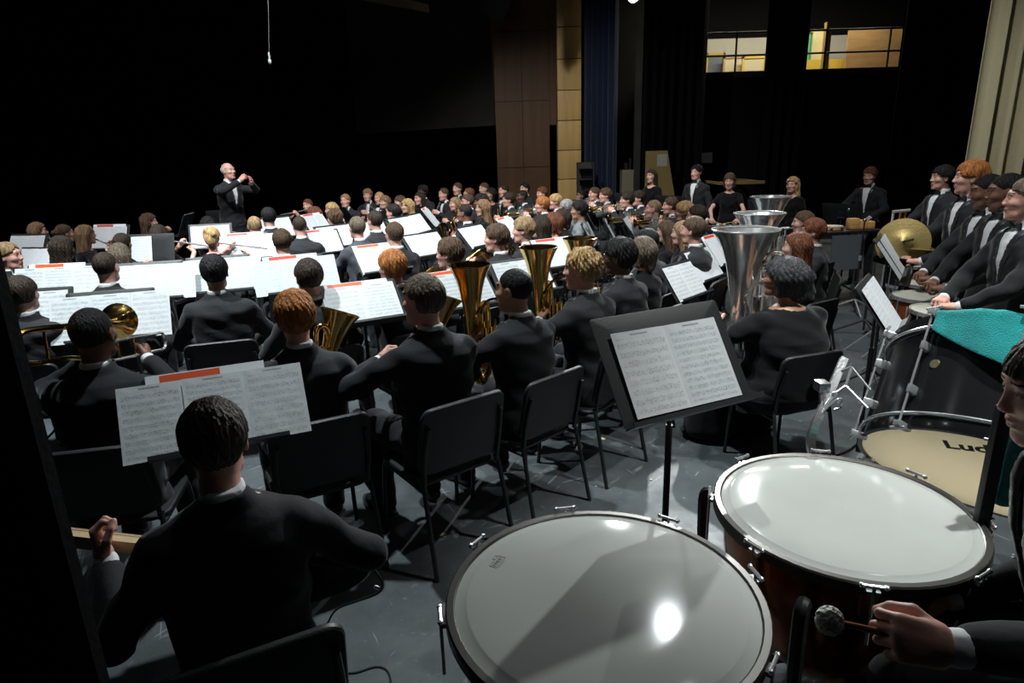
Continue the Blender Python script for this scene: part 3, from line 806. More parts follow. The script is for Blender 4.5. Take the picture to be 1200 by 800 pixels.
def panel(w, h, r, t, mtx, bulge=0.0, nin=3):
    """rounded slab with softened edges, in the xz plane of mtx, thickness along y"""
    b = MB(); rings = [(1.0 - 0.02, -t / 2), (1.0, -t / 4), (1.0, t / 4), (1.0 - 0.02, t / 2)]
    O = rrect(w, h, r); n = len(O)
    lay = [(0.5, -t / 2)] + rings + [(0.5, t / 2)]
    for s, y in lay:
        for x, z in O: b.v.append(tuple(mtx @ Vector((x * s, y + bulge * (x * s / (w / 2)) ** 2, z * s))))
    for i in range(len(lay) - 1):
        for k in range(n):
            l = (k + 1) % n; b.f.append([i * n + k, i * n + l, (i + 1) * n + l, (i + 1) * n + k])
    b.f.append(list(range(n))[::-1]); b.f.append([(len(lay) - 1) * n + k for k in range(n)])
    return b


def chair_kit():
    bk = panel(0.45, 0.35, 0.06, 0.024, Matrix.Translation((0, -0.215, 0.655)) @ Matrix.Rotation(math.radians(12), 4, 'X'), 0.02)
    st = panel(0.44, 0.42, 0.07, 0.024, Matrix.Translation((0, 0.05, 0.435)) @ Matrix.Rotation(math.radians(-90), 4, 'X'), 0.0)
    kit = [('backrest', bk.mesh('backrest', CHAIRP)), ('seat', st.mesh('seat', CHAIRP))]
    for s in (-1, 1):
        kit.append(('leg', MB().tube(spline([(s * 0.205, -0.165, 0.47), (s * 0.21, -0.19, 0.4), (s * 0.225, -0.275, 0.0)], 4), 0.0115, 8).mesh('rear_leg', CHAIRF)))
        kit.append(('leg', MB().tube(spline([(s * 0.205, 0.2, 0.42), (s * 0.21, 0.225, 0.36), (s * 0.22, 0.25, 0.0)], 4), 0.0115, 8).mesh('front_leg', CHAIRF)))
        kit.append(('side_rail', MB().tube([(s * 0.205, -0.19, 0.41), (s * 0.205, 0.225, 0.41)], 0.0115, 8).mesh('side_rail', CHAIRF)))
        kit.append(('back_post', MB().tube(spline([(s * 0.2, -0.175, 0.44), (s * 0.205, -0.205, 0.6), (s * 0.195, -0.24, 0.74)], 4), 0.0105, 8).mesh('back_post', CHAIRF)))
    return kit


CHAIR = chair_kit()
STANDKITS = {}


def stand_kit(z, tilt, w=0.51, h=0.33):
    key = (round(z, 2), round(tilt, 2), w, h)
    if key in STANDKITS: return STANDKITS[key]
    z, tilt = key[0], key[1]
    M = Matrix.Translation((0, 0, z)) @ Matrix.Rotation(-tilt, 4, 'X')     # top leans away from the player
    dk = panel(w, h, 0.012, 0.005, M @ Matrix.Translation((0, 0.006, 0.0)))
    lip = MB().box((-w / 2, -0.052, -h / 2 - 0.004), (w / 2, 0.006, -h / 2), rot=M).box((-w / 2, -0.054, -h / 2 - 0.004), (w / 2, -0.05, -h / 2 + 0.012), rot=M)
    nk = MB().box((-0.035, 0.009, -0.08), (0.035, 0.028, 0.05), rot=M).cyl((-0.045, 0.02, z - 0.035), (0.045, 0.02, z - 0.035), 0.013, seg=10)
    bottom = 0.16
    pole = MB().cyl((0, 0.012, bottom), (0, 0.012, z - 0.25), 0.0125, seg=12)
    tube = MB().cyl((0, 0.012, z - 0.3), (0, 0.016, z - 0.03), 0.0085, seg=10)
    kit = [('desk', dk.mesh('desk', STANDM), [('lip', lip.mesh('lip', STANDM)), ('desk_bracket', nk.mesh('desk_bracket', STANDM))]),
           ('pole', pole.mesh('pole', STANDM), [('inner_tube', tube.mesh('inner_tube', STANDM))])]
    for k in range(3):
        a = PI / 2 + k * 2 * PI / 3
        c, s_ = math.cos(a), math.sin(a)
        kit.append(('leg', MB().tube(spline([(0.008 * c, 0.012 + 0.008 * s_, 0.2), (0.07 * c, 0.012 + 0.07 * s_, 0.13), (0.26 * c, 0.012 + 0.26 * s_, 0.008)], 4), 0.008, 8).mesh('stand_leg', STANDM)))
    STANDKITS[key] = kit
    return kit


PAGEM = {}


def page_mesh(material, w=0.228, h=0.3, side=1):
    key = (material.name, w, h, side)
    if key in PAGEM: return PAGEM[key]
    nu, nv = 6, 4; V = []; F = []; UVs = []
    for j in range(nv + 1):
        for i in range(nu + 1):
            u, v = i / nu, j / nv; q = u if side > 0 else 1 - u
            V.append(((u if side > 0 else u - 1) * w, -0.004 - 0.009 * math.exp(-q * 5) * q * 6 - 0.006 * q * q * (0.4 + 0.6 * v), (v - 0.5) * h))
    for j in range(nv):
        for i in range(nu):
            a = j * (nu + 1) + i; F.append([a, a + 1, a + nu + 2, a + nu + 1])
    me = bpy.data.meshes.new('page'); me.from_pydata(V, [], F); me.materials.append(material)
    uvl = me.uv_layers.new(name='UVMap')
    for p in me.polygons:
        for li in p.loop_indices:
            vi = me.loops[li].vertex_index; uvl.data[li].uv = ((vi % (nu + 1)) / nu, (vi // (nu + 1)) / nv)
    me.polygons.foreach_set('use_smooth', [True] * len(F)); me.update(); PAGEM[key] = me
    return me


NSTAND = 0


def music_stand(x, y, z, yaw, whose, pages=2, tilt=0.58, folder=None, shift=0.0, near=False, w=0.51, h=0.33, dz=0.0, single=False):
    """a stand with its open part; whose names the player it serves"""
    global NSTAND
    NSTAND += 1
    z = round(z, 2); tilt = round(tilt, 2)
    spawn(stand_kit(z, tilt, w, h), 'music_stand', (x, y, 0), yaw, 'black music stand serving the ' + whose, 'music stand', 'music stands of the band')
    root = Matrix.Translation((x, y, 0)) @ Matrix.Rotation(yaw, 4, 'Z') @ Matrix.Translation((0, 0, z)) @ Matrix.Rotation(-tilt, 4, 'X')
    pw, ph = 0.228, 0.3
    base = -h / 2 + ph / 2 + 0.002 + dz
    if pages:
        s = empty('sheet_music'); s.matrix_world = root @ Matrix.Translation((shift, 0, base)) @ Matrix.Rotation(random.uniform(-0.012, 0.012), 4, 'Y')
        tag(s, ('open music on the stand of the ' if pages > 1 else 'single music sheet of the ') + whose, 'sheet music', 'printed music on the stands')
        mats = PAGES if near else PAGEFAR
        if pages == 1: part('page', page_mesh(random.choice(mats)), s, Matrix.Translation((-pw / 2, 0, 0)))
        if pages == 2:
            part('page', page_mesh(random.choice(mats), side=-1), s); part('page', page_mesh(random.choice(mats), side=1), s)
        if pages == 3:
            part('page', page_mesh(mats[0], side=-1), s, Matrix.Translation((-pw / 2, 0, 0))); part('page', page_mesh(mats[1], side=-1), s, Matrix.Translation((pw / 2, -0.002, 0))); part('page', page_mesh(mats[-1], side=1), s, Matrix.Translation((pw / 2, 0, 0)))
    if folder:
        fw = 0.44 if pages >= 2 else 0.24
        fo = empty('music_folder'); fo.matrix_world = root @ Matrix.Translation((shift - 0.02, 0.0, base + 0.02))
        tag(fo, 'folder with %s band behind music of the %s' % ('orange' if folder == 'o' else 'red', whose), 'folder', 'folders on the stands')
        c = MB().box((-fw / 2, -0.0005, -0.15), (fw / 2, 0.0025, 0.165)); c.build('cover', PAPER, fo)
        MB().box((-0.17, -0.0022, 0.132), (0.05, -0.001, 0.160)).build('band', ORANGE if folder == 'o' else REDLABEL, fo)


# ---------------------------------------------------------------- instrument kits, in the frame of the player who holds them
RX = Matrix.Rotation(math.radians(-90), 4, 'X')       # lathe axis z -> +y
FLARE = [(0.0058, 0), (0.0065, 0.3), (0.009, 0.5), (0.014, 0.66), (0.022, 0.78), (0.034, 0.88), (0.048, 0.95), (0.062, 0.995), (0.0625, 1.0), (0.060, 0.998)]


def flare(r, L, mtx, throat=None, seg=24):
    b = MB(); p = [(rr / 0.0625 * r if throat is None else throat + (rr - 0.0058) / (0.0625 - 0.0058) * (r - throat), z * L) for rr, z in FLARE]
    p += [(q[0] - 0.0016, q[1] - 0.0005) for q in p[-3::-1]]
    b.lathe(p, mtx, seg); return b


def torus(c, n, R, r, seg=22, s2=7, a0=0, a1=2 * PI):
    x, y, _ = frame(n); c = Vector(c)
    full = abs(a1 - a0 - 2 * PI) < 1e-6
    pts = [c + (x * math.cos(a) + y * math.sin(a)) * R for a in np.linspace(a0, a1, seg + 1)[:(seg if full else seg + 1)]]
    return MB().tube(pts, r, s2, closed=full)


def kit_trumpet():
    m0 = Vector((0, 0.15, 1.172)); d = Vector((0, 1, -0.1)).normalized(); Q = d.to_track_quat('Z', 'Y').to_matrix().to_4x4()
    T = Matrix.Translation(m0) @ Q; P = lambda x, y, z: tuple(T @ Vector((x, y, z)))
    k = [('bell', flare(0.062, 0.3, T @ Matrix.Translation((-0.022, -0.03, 0.2))).mesh('bell', BRASS))]
    tb = MB().tube([P(0, 0, 0.06), P(0, 0, 0.42)], 0.006, 8).tube(spline([P(0, 0, 0.4), P(0, -0.012, 0.44), P(0, -0.05, 0.44), P(0, -0.062, 0.4), P(0, -0.062, 0.22)], 4), 0.006, 8)
    tb.tube(spline([P(-0.022, -0.03, 0.22), P(-0.022, -0.03, 0.12), P(-0.022, -0.05, 0.085), P(-0.022, -0.085, 0.1), P(-0.022, -0.09, 0.2)], 4), 0.006, 8)
    k.append(('tubing', tb.mesh('tubing', BRASS)))
    for i in range(3):
        k.append(('valve', MB().cyl(P(0.0, -0.09, 0.2 + i * 0.028), P(0.0, 0.03, 0.2 + i * 0.028), 0.0115, seg=10).cyl(P(0.0, 0.03, 0.2 + i * 0.028), P(0, 0.055, 0.2 + i * 0.028), 0.004, seg=6).mesh('valve', SILVER)))
    k.append(('mouthpiece', MB().tube([P(0, 0, 0), P(0, 0, 0.018), P(0, 0, 0.035), P(0, 0, 0.075)], [0.0135, 0.012, 0.006, 0.005], 10).mesh('mouthpiece', SILVER)))
    return k


def kit_flute():
    a = Vector((-0.07, 0.162, 1.172)); b = Vector((0.56, 0.2, 1.06)); d = (b - a).normalized()
    k = [('head_joint', MB().cyl(a, a + d * 0.22, 0.0095, seg=10).mesh('head_joint', SILVER)), ('body_joint', MB().cyl(a + d * 0.22, b, 0.0098, seg=10).mesh('body_joint', SILVER))]
    ky = MB()
    for i in range(13): c = a + d * (0.28 + i * 0.026) + Vector((0, 0.002, 0.011)); ky.tube([c, c + Vector((0, 0.002, 0.004))], 0.0085, 8)
    ky.cyl(a + d * 0.27 + Vector((0, 0.012, 0.006)), a + d * 0.6 + Vector((0, 0.012, 0.006)), 0.003, seg=6)
    k.append(('keys', ky.mesh('keys', SILVER)))
    lp = MB().ball(tuple(a + d * 0.07 + Vector((0, 0, 0.009))), (0.014, 0.009, 0.004), 8); k.append(('lip_plate', lp.mesh('lip_plate', SILVER)))
    return k


def kit_clarinet():
    a = Vector((0, 0.145, 1.165)); b = Vector((0, 0.43, 0.64)); d = (b - a).normalized(); Q = Matrix.Translation(a) @ d.to_track_quat('Z', 'Y').to_matrix().to_4x4()
    k = [('mouthpiece', MB().tube([a, a + d * 0.07], [0.006, 0.012], 8).mesh('mouthpiece', EBONY)), ('body_joint', MB().cyl(a + d * 0.07, a + d * 0.5, 0.0135, seg=10).mesh('body_joint', EBONY)),
         ('bell', MB().lathe([(0.0135, 0.5), (0.016, 0.54), (0.024, 0.58), (0.036, 0.605), (0.034, 0.605), (0.02, 0.58), (0.01, 0.5)], Q, 16).mesh('bell', EBONY))]
    ky = MB()
    for t in (0.09, 0.16, 0.29, 0.32, 0.5): ky.lathe([(0.0145, t - 0.006), (0.0155, t), (0.0145, t + 0.006)], Q, 10)
    for i in range(11): c = a + d * (0.18 + 0.028 * i) + Vector((0.004 * (-1) ** i, 0.012, 0.006)); ky.ball(tuple(c), (0.009, 0.004, 0.006), 6)
    k.append(('keys', ky.mesh('keys', SILVER)))
    return k


def kit_sax():
    nk = spline([(0, 0.15, 1.165), (0.0, 0.21, 1.17), (0.03, 0.25, 1.13), (0.06, 0.25, 1.07)], 4)
    bd = spline([(0.06, 0.25, 1.07), (0.1, 0.22, 0.9), (0.15, 0.17, 0.68), (0.165, 0.16, 0.57), (0.175, 0.2, 0.52), (0.18, 0.25, 0.56), (0.175, 0.275, 0.66), (0.17, 0.3, 0.78)], 5)
    n = len(bd); rr = [0.012 + 0.026 * i / n for i in range(n)]
    k = [('neck', MB().tube(nk, 0.0095, 8).mesh('neck', BRASS)), ('body_tube', MB().tube(bd, rr, 12).mesh('body_tube', BRASS)),
         ('bell', flare(0.066, 0.14, Matrix.Translation((0.17, 0.3, 0.76)) @ Matrix.Rotation(math.radians(-15), 4, 'X'), 0.036, 20).mesh('bell', BRASS)),
         ('mouthpiece', MB().tube([(0, 0.135, 1.16), (0, 0.2, 1.172)], [0.007, 0.012], 8).mesh('mouthpiece', EBONY))]
    ky = MB()
    for i in range(4, n - 14, 2):
        p = bd[i]; ky.ball((p.x - 0.01, p.y + rr[i] + 0.006, p.z), (0.014, 0.006, 0.014), 8)
    ky.tube([bd[3] + Vector((-0.02, 0.02, 0)), bd[14] + Vector((-0.03, 0.02, 0))], 0.003, 6).tube([bd[3] + Vector((0.022, 0.01, 0)), bd[14] + Vector((0.034, 0.012, 0))], 0.003, 6)
    k.append(('keys', ky.mesh('keys', BRASS)))
    return k


def kit_horn():
    c = Vector((0.02, 0.3, 0.95)); n = Vector((0.35, 1, 0.15)).normalized()
    k = []
    tb = torus(c, n, 0.145, 0.0085)
    for R, o in ((0.12, 0.02), (0.1, -0.018), (0.132, 0.035)):
        t = torus(c + n * o, n, R, 0.007); b = len(tb.v); tb.v += t.v; tb.f += [[b + i for i in q] for q in t.f]
    tb.tube(spline([(0, 0.16, 1.17), (-0.02, 0.24, 1.13), (-0.09, 0.3, 1.06), (-0.125, 0.33, 0.97)], 5), [0.004 + 0.0002 * i for i in range(16)], 8)
    for i in range(4): tb.tube([(-0.05 + 0.035 * i, 0.27, 0.84 + 0.02 * i), (-0.02 + 0.035 * i, 0.29, 1.02)], 0.006, 6)
    k.append(('tubing', tb.mesh('tubing', BRASS)))
    bp = spline([(-0.1, 0.31, 0.86), (0.0, 0.27, 0.79), (0.1, 0.22, 0.76)], 4)
    k.append(('bell_tail', MB().tube(bp, [0.009 + 0.0022 * i for i in range(len(bp))], 10).mesh('bell_tail', BRASS)))
    d = Vector((0.75, -0.62, -0.18)).normalized()
    k.append(('bell', flare(0.15, 0.24, Matrix.Translation((0.08, 0.235, 0.765)) @ d.to_track_quat('Z', 'Y').to_matrix().to_4x4(), 0.024).mesh('bell', BRASS)))
    for i in range(3):
        p = Vector((-0.06 + i * 0.045, 0.26, 0.96 - 0.02 * i)); k.append(('valve', MB().cyl(p - n * 0.03, p + n * 0.045, 0.018, seg=12).mesh('valve', BRASS)))
    k.append(('mouthpiece', MB().tube([(0, 0.143, 1.174), (0, 0.155, 1.171), (-0.004, 0.2, 1.15)], [0.011, 0.009, 0.005], 10).mesh('mouthpiece', SILVER)))
    return k


def kit_upright(S, metal, bx, by, rim, zr, zb, lean=(0, 0), wide=1.0):
    """euphonium or tuba: bell up, bottom bow, coils, valves, leadpipe to the lips"""
    top = Vector((bx + lean[0], by + lean[1], zr)); bot = Vector((bx, by, zb)); d = (top - bot).normalized()
    L = (zr - zb); QB = Matrix.Translation(bot + d * L * 0.42) @ d.to_track_quat('Z', 'Y').to_matrix().to_4x4()
    pr = [(rim * 0.3, 0), (rim * 0.36, 0.2), (rim * 0.43, 0.4), (rim * 0.53, 0.6), (rim * 0.68, 0.78), (rim * 0.84, 0.9), (rim * 0.97, 0.975), (rim, 0.998), (rim * 1.005, 1.0), (rim * 0.99, 1.003)]
    prof = [(r, z * L * 0.58) for r, z in pr]; prof += [(r - 0.003, z) for r, z in prof[-3::-1]]
    k = [('bell', MB().lathe(prof, QB, 36).mesh('bell', metal)), ('bell_rim', MB().lathe([(rim * (0.985 + 0.03 * math.cos(a)), L * 0.58 + rim * 0.03 * math.sin(a)) for a in np.linspace(0, 2 * PI, 9)], QB, 36).mesh('bell_rim', metal))]
    r1 = rim * 0.3; w = 0.11 * S
    p0 = bot + d * L * 0.44
    bow = spline([p0, bot + d * L * 0.2, bot + Vector((0.01, 0, 0.03 * S)), bot + Vector((w * 0.5, 0.01, -0.035 * S)), bot + Vector((w, 0.015, 0.02 * S)), bot + Vector((w * 1.08, 0.015, 0.16 * S)), bot + Vector((w * 1.1, 0.01, 0.28 * S))], 6)
    n = len(bow); k.append(('bottom_bow', MB().tube(bow, [r1 - (r1 - 0.022 * S) * (i / n) for i in range(n)], 16).mesh('bottom_bow', metal)))
    tp = spline([bow[-1], bow[-1] + Vector((0.0, 0, 0.1 * S)), bow[-1] + Vector((-0.03 * S, -0.02, 0.15 * S)), bow[-1] + Vector((-0.07 * S, -0.03, 0.1 * S)), bow[-1] + Vector((-0.075 * S, -0.035, -0.18 * S))], 5)
    k.append(('top_bow', MB().tube(tp, [0.021 * S - 0.0004 * i for i in range(len(tp))], 12).mesh('top_bow', metal)))
    vc = bot + Vector((w * 0.55, -0.075 * S, 0.22 * S)); tb = MB()
    for i in range(3):
        q = vc + Vector((-0.04 * S + i * 0.04 * S, -0.004 * i, 0)); k.append(('valve', MB().cyl(q - Vector((0, 0, 0.09 * S)), q + Vector((0, 0, 0.09 * S)), 0.0175 * S, seg=14).cyl(q + Vector((0, 0, 0.09 * S)), q + Vector((0, 0, 0.125 * S)), 0.005 * S, seg=6).mesh('valve', metal)))
        tb.tube(spline([q + Vector((0, 0.015, -0.02)), q + Vector((0, 0.05 * S, -0.06 * S)), q + Vector((0, 0.055 * S, -0.13 * S)), q + Vector((0, 0.02 * S, -0.15 * S)), q + Vector((0, 0.0, -0.09 * S))], 4), 0.009 * S, 8)
    mth = Vector((0, 0.143, 1.174))
    tb.tube(spline([mth + Vector((0, 0.05, -0.002)), (bx * 0.5 + 0.01, by - r1 - 0.025, 1.15), (bx - r1 * 0.4, by - r1 - 0.012, 1.06), (bx + w * 0.3, by - r1 - 0.01, 0.9), tuple(vc + Vector((-0.05 * S, 0, 0.04 * S)))], 5), 0.0085 * S, 8)
    k.append(('tubing', tb.mesh('tubing', metal)))
    dm = Vector((bx * 0.5, by - 0.2, -0.02)).normalized() if by > 0.25 else Vector((0, 1, -0.05)).normalized()
    k.append(('mouthpiece', MB().tube([mth, mth + dm * 0.012, mth + dm * 0.03, mth + dm * 0.065], [0.019, 0.017, 0.008, 0.0065], 12).mesh('mouthpiece', SILVER)))
    return k


def kit_trombone():
    d = Vector((0.06, 1, -0.2)).normalized(); m0 = Vector((0.0, 0.147, 1.172)); up = Vector((0, 0.13, 1)).normalized(); sx = Vector((1, 0, 0))
    P = lambda f, x, z: tuple(m0 + d * f + sx * x + up * z)
    sl = MB().tube(spline([P(0.05, 0, 0), P(0.55, 0, 0), P(0.66, 0.0, 0), P(0.7, 0.0, -0.03), P(0.7, 0.0, -0.06), P(0.66, 0, -0.09), P(0.5, 0, -0.09), P(0.05, 0, -0.09)], 4), 0.0075, 8)
    br = MB().cyl(P(0.13, 0, 0), P(0.13, 0, -0.09), 0.006, seg=8).cyl(P(0.3, 0, 0), P(0.3, 0, -0.09), 0.006, seg=8).cyl(P(0.06, 0, -0.09), P(0.06, -0.1, -0.06), 0.006, seg=8)
    cr = spline([P(0.08, 0, -0.09), P(0.02, -0.05, -0.08), P(-0.1, -0.09, -0.05), P(-0.34, -0.1, -0.045), P(-0.42, -0.1, -0.03), P(-0.45, -0.1, 0.02), P(-0.42, -0.1, 0.07), P(-0.34, -0.1, 0.085), P(-0.05, -0.1, 0.085)], 5)
    Q = Matrix.Translation(m0 + d * (-0.08) + sx * (-0.1) + up * 0.085) @ d.to_track_quat('Z', 'Y').to_matrix().to_4x4()
    return [('slide', sl.mesh('slide', SILVER)), ('brace', br.mesh('brace', BRASS)), ('tuning_slide', MB().tube(cr, [0.008 + 0.00015 * i for i in range(len(cr))], 10).mesh('tuning_slide', BRASS)),
            ('bell', flare(0.092, 0.5, Q, 0.012).mesh('bell', BRASS)), ('crossbar', MB().cyl(P(-0.25, -0.1, -0.045), P(-0.25, -0.1, 0.085), 0.006, seg=8).mesh('crossbar', BRASS)),
            ('mouthpiece', MB().tube([tuple(m0), P(0.012, 0, 0), P(0.03, 0, 0), P(0.07, 0, 0)], [0.0155, 0.014, 0.007, 0.006], 10).mesh('mouthpiece', SILVER))]


def kit_guitar(B=Vector((0.2, 0.215, 0.73)), Nk=Vector((-0.4, 0.3, 0.82))):
    """black electric guitar across the lap, neck to the player's left"""
    body = MB(); O = []
    for k in range(40):
        a = 2 * PI * k / 40; r = 0.165 + 0.03 * math.cos(2 * a) - 0.022 * math.cos(a) + (0.018 * math.sin(3 * a))
        O.append((r * 1.18 * math.cos(a), r * 0.98 * math.sin(a)))
    x_ = (B - Nk).normalized(); y_ = Vector((0, 1, 0.25)); y_ = (y_ - x_ * y_.dot(x_)).normalized(); z_ = x_.cross(y_); M = Matrix.Identity(4)
    for i in range(3): M[i][0], M[i][1], M[i][2], M[i][3] = x_[i], y_[i], z_[i], B[i]
    for s, y in ((0.5, -0.022), (0.95, -0.022), (1, -0.013), (1, 0.013), (0.95, 0.022), (0.5, 0.022)):
        for x, z in O: body.v.append(tuple(M @ Vector((x * s, y, z * s))))
    n = 40
    for i in range(5):
        for k in range(n): body.f.append([i * n + k, i * n + (k + 1) % n, (i + 1) * n + (k + 1) % n, (i + 1) * n + k])
    body.f.append(list(range(n))[::-1]); body.f.append([5 * n + k for k in range(n)])
    blk = mat('gloss_black_lacquer', (0.008, 0.008, 0.009), 0.25, coat=0.2)
    nk = MB().prism([M @ Vector(p) for p in ((-0.1, 0.012, 0.028), (-0.1, 0.012, -0.028), (-0.72, 0.014, -0.022), (-0.72, 0.014, 0.022))], M.to_3x3() @ Vector((0, -0.026, 0)))
    fb = MB().prism([M @ Vector(p) for p in ((-0.1, 0.02, 0.029), (-0.1, 0.02, -0.029), (-0.72, 0.021, -0.023), (-0.72, 0.021, 0.023))], M.to_3x3() @ Vector((0, -0.008, 0)))
    hd = MB().prism([M @ Vector(p) for p in ((-0.71, 0.016, 0.022), (-0.71, 0.016, -0.022), (-0.8, 0.01, -0.05), (-0.9, 0.0, -0.035), (-0.89, 0.0, 0.02))], M.to_3x3() @ Vector((0, -0.014, 0)))
    st = MB()
    for i in range(6): st.tube([M @ Vector((0.12, 0.03, -0.025 + i * 0.01)), M @ Vector((-0.72, 0.027, -0.017 + i * 0.0068))], 0.0009, 4)
    pk = MB()
    for x in (0.0, 0.07): pk.box((x - 0.018, 0.018, -0.038), (x + 0.018, 0.03, 0.038), rot=M)
    peg = MB()
    for i in range(6): peg.cyl(M @ Vector((-0.75 - 0.022 * i, 0.0, -0.035)), M @ Vector((-0.75 - 0.022 * i, 0.0, -0.075)), 0.006, seg=6)
    knob = MB().cyl(M @ Vector((0.13, 0.02, -0.09)), M @ Vector((0.13, 0.035, -0.09)), 0.01).cyl(M @ Vector((0.235, -0.005, -0.05)), M @ Vector((0.252, -0.006, -0.054)), 0.006)
    return [('guitar_body', body.mesh('guitar_body', blk), [('pickup', pk.mesh('pickup', CHROME)), ('knob', knob.mesh('knob', CHROME))]), ('neck', nk.mesh('neck', mat('maple_guitar_neck', (0.75, 0.55, 0.3), 0.3, var=(3, 0.1, (1, 10, 10)))), [('fretboard', fb.mesh('fretboard', WOODP))]),
            ('headstock', hd.mesh('headstock', blk), [('tuning_pegs', peg.mesh('tuning_pegs', CHROME))]), ('strings', st.mesh('strings', DULLSTEEL))]


KITS = {'trumpet': kit_trumpet(), 'flute': kit_flute(), 'clarinet': kit_clarinet(), 'sax': kit_sax(), 'horn': kit_horn(), 'trombone': kit_trombone(), 'guitar': kit_guitar(),
        'euphonium': kit_upright(1.0, BRASS, -0.1, 0.32, 0.118, 1.36, 0.7), 'baritone': kit_upright(1.0, BRASS, 0.08, 0.33, 0.105, 1.2, 0.68, (0.22, 0.05)),
        'tuba': kit_upright(1.6, SILVER, -0.06, 0.4, 0.215, 1.5, 0.58)}
NAMES = {'trumpet': ('trumpet', 'gold coloured trumpet'), 'flute': ('flute', 'silver flute'), 'clarinet': ('clarinet', 'black clarinet'), 'sax': ('saxophone', 'gold coloured saxophone'), 'horn': ('french_horn', 'gold coloured french horn'),
         'trombone': ('trombone', 'gold coloured trombone'), 'guitar': ('electric_guitar', 'black guitar with pale wooden neck'), 'euphonium': ('euphonium', 'gold coloured euphonium'), 'baritone': ('baritone_horn', 'gold and copper baritone horn'), 'tuba': ('tuba', 'large silver tuba')}

# ================================================================ the stage
def struct(o, label=None, name=None):
    o['kind'] = 'structure'
    if label: o['label'] = label
    return o


def floor_material():
    M = bpy.data.materials.new('scuffed_stage_floor'); M.use_nodes = True; nt = M.node_tree; b = nt.nodes['Principled BSDF']
    N = lambda t: nt.nodes.new(t); tc = N('ShaderNodeTexCoord')

    def noise(scale, detail, stretch=(1, 1, 1), rot=0.0, rough=0.6):
        m0_ = N('ShaderNodeMapping'); m0_.inputs['Rotation'].default_value = (0, 0, rot); nt.links.new(tc.outputs['Object'], m0_.inputs['Vector'])
        mp = N('ShaderNodeMapping'); mp.inputs['Scale'].default_value = stretch
        nt.links.new(m0_.outputs[0], mp.inputs['Vector']); n = N('ShaderNodeTexNoise'); n.inputs['Scale'].default_value = scale; n.inputs['Detail'].default_value = detail; n.inputs['Roughness'].default_value = rough
        nt.links.new(mp.outputs[0], n.inputs['Vector']); return n.outputs['Fac']

    def ramp(src, p0, p1, c0, c1):
        r = N('ShaderNodeValToRGB'); r.color_ramp.elements[0].position = p0; r.color_ramp.elements[1].position = p1
        r.color_ramp.elements[0].color = (*c0, 1); r.color_ramp.elements[1].color = (*c1, 1); nt.links.new(src, r.inputs[0]); return r.outputs[0]

    def mix(fac, a, c, mode='MIX'):
        m_ = N('ShaderNodeMixRGB'); m_.blend_type = mode
        nt.links.new(fac, m_.inputs[0]); nt.links.new(a, m_.inputs[1])
        if isinstance(c, tuple): m_.inputs[2].default_value = (*c, 1)
        else: nt.links.new(c, m_.inputs[2])
        return m_.outputs[0]
    base = ramp(noise(1.3, 8, rough=0.7), 0.3, 0.75, (0.024, 0.03, 0.033), (0.1, 0.115, 0.12))
    col = mix(ramp(noise(26, 3, (1, 1, 1)), 0.62, 0.72, (0, 0, 0), (0.6,) * 3), base, (0.13, 0.145, 0.15))
    for sc, st, ro, p in ((7, (0.16, 2.4, 1), -0.75, 0.69), (9, (0.16, 2.6, 1), -0.4, 0.695), (12, (0.2, 2.8, 1), 1.1, 0.7), (11, (0.2, 2.6, 1), -1.0, 0.695), (14, (0.25, 2.4, 1), 2.2, 0.7)):
        col = mix(ramp(noise(sc, 2, st, ro), p, p + 0.02, (0, 0, 0), (0.5,) * 3), col, (0.3, 0.33, 0.34))
    vo = N('ShaderNodeTexVoronoi'); vo.inputs['Scale'].default_value = 7.0; nt.links.new(tc.outputs['Object'], vo.inputs['Vector'])
    col = mix(ramp(vo.outputs['Distance'], 0.025, 0.045, (0.8,) * 3, (0, 0, 0)), col, (0.5, 0.52, 0.5))
    nt.links.new(col, b.inputs['Base Color'])
    rr = ramp(noise(4, 5), 0.3, 0.7, (0.42,) * 3, (0.65,) * 3); nt.links.new(rr, b.inputs['Roughness'])
    bp = N('ShaderNodeBump'); bp.inputs['Strength'].default_value = 0.08; nt.links.new(noise(40, 3), bp.inputs['Height']); nt.links.new(bp.outputs[0], b.inputs['Normal'])
    return M


struct(MB().box((-9, -4, -0.2), (11, 19, 0)).build('floor', floor_material(), smooth=0), 'scuffed dark grey painted stage floor')
struct(MB().box((-22, -4, -1.2), (-9, 26, -1.0)).box((-9, 19, -1.2), (9, 26, -1.0)).build('floor_auditorium', BLACKPAINT, smooth=0), 'dark auditorium floor beyond the stage')
struct(MB().box((3.05, 14.8, 0), (11.2, 15.0, 3.38)).build('wall_back', BLACKPAINT, smooth=0), 'black painted stage wall under the storage loft')
struct(MB().box((11, -4, 0), (11.2, 15, 9)).build('wall_right', BLACKPAINT, smooth=0), 'black side wall of the stage')
struct(MB().box((-9, -4.2, 0), (11.2, -4, 9)).build('wall_rear', BLACKPAINT, smooth=0), 'black wall behind the players')
struct(MB().box((-22, -4, 9), (11.2, 26, 9.2)).build('ceiling', BLACKPAINT, smooth=0), 'black fly space above the stage')
struct(MB().box((-22, 25.8, -1.2), (9, 26, 9)).build('wall_auditorium', BLACKPAINT, smooth=0), 'dark far wall of the auditorium')
struct(MB().box((-22, -4, -1.2), (-21.8, 26, 9)).build('wall_left', BLACKPAINT, smooth=0), 'dark side wall of the auditorium')


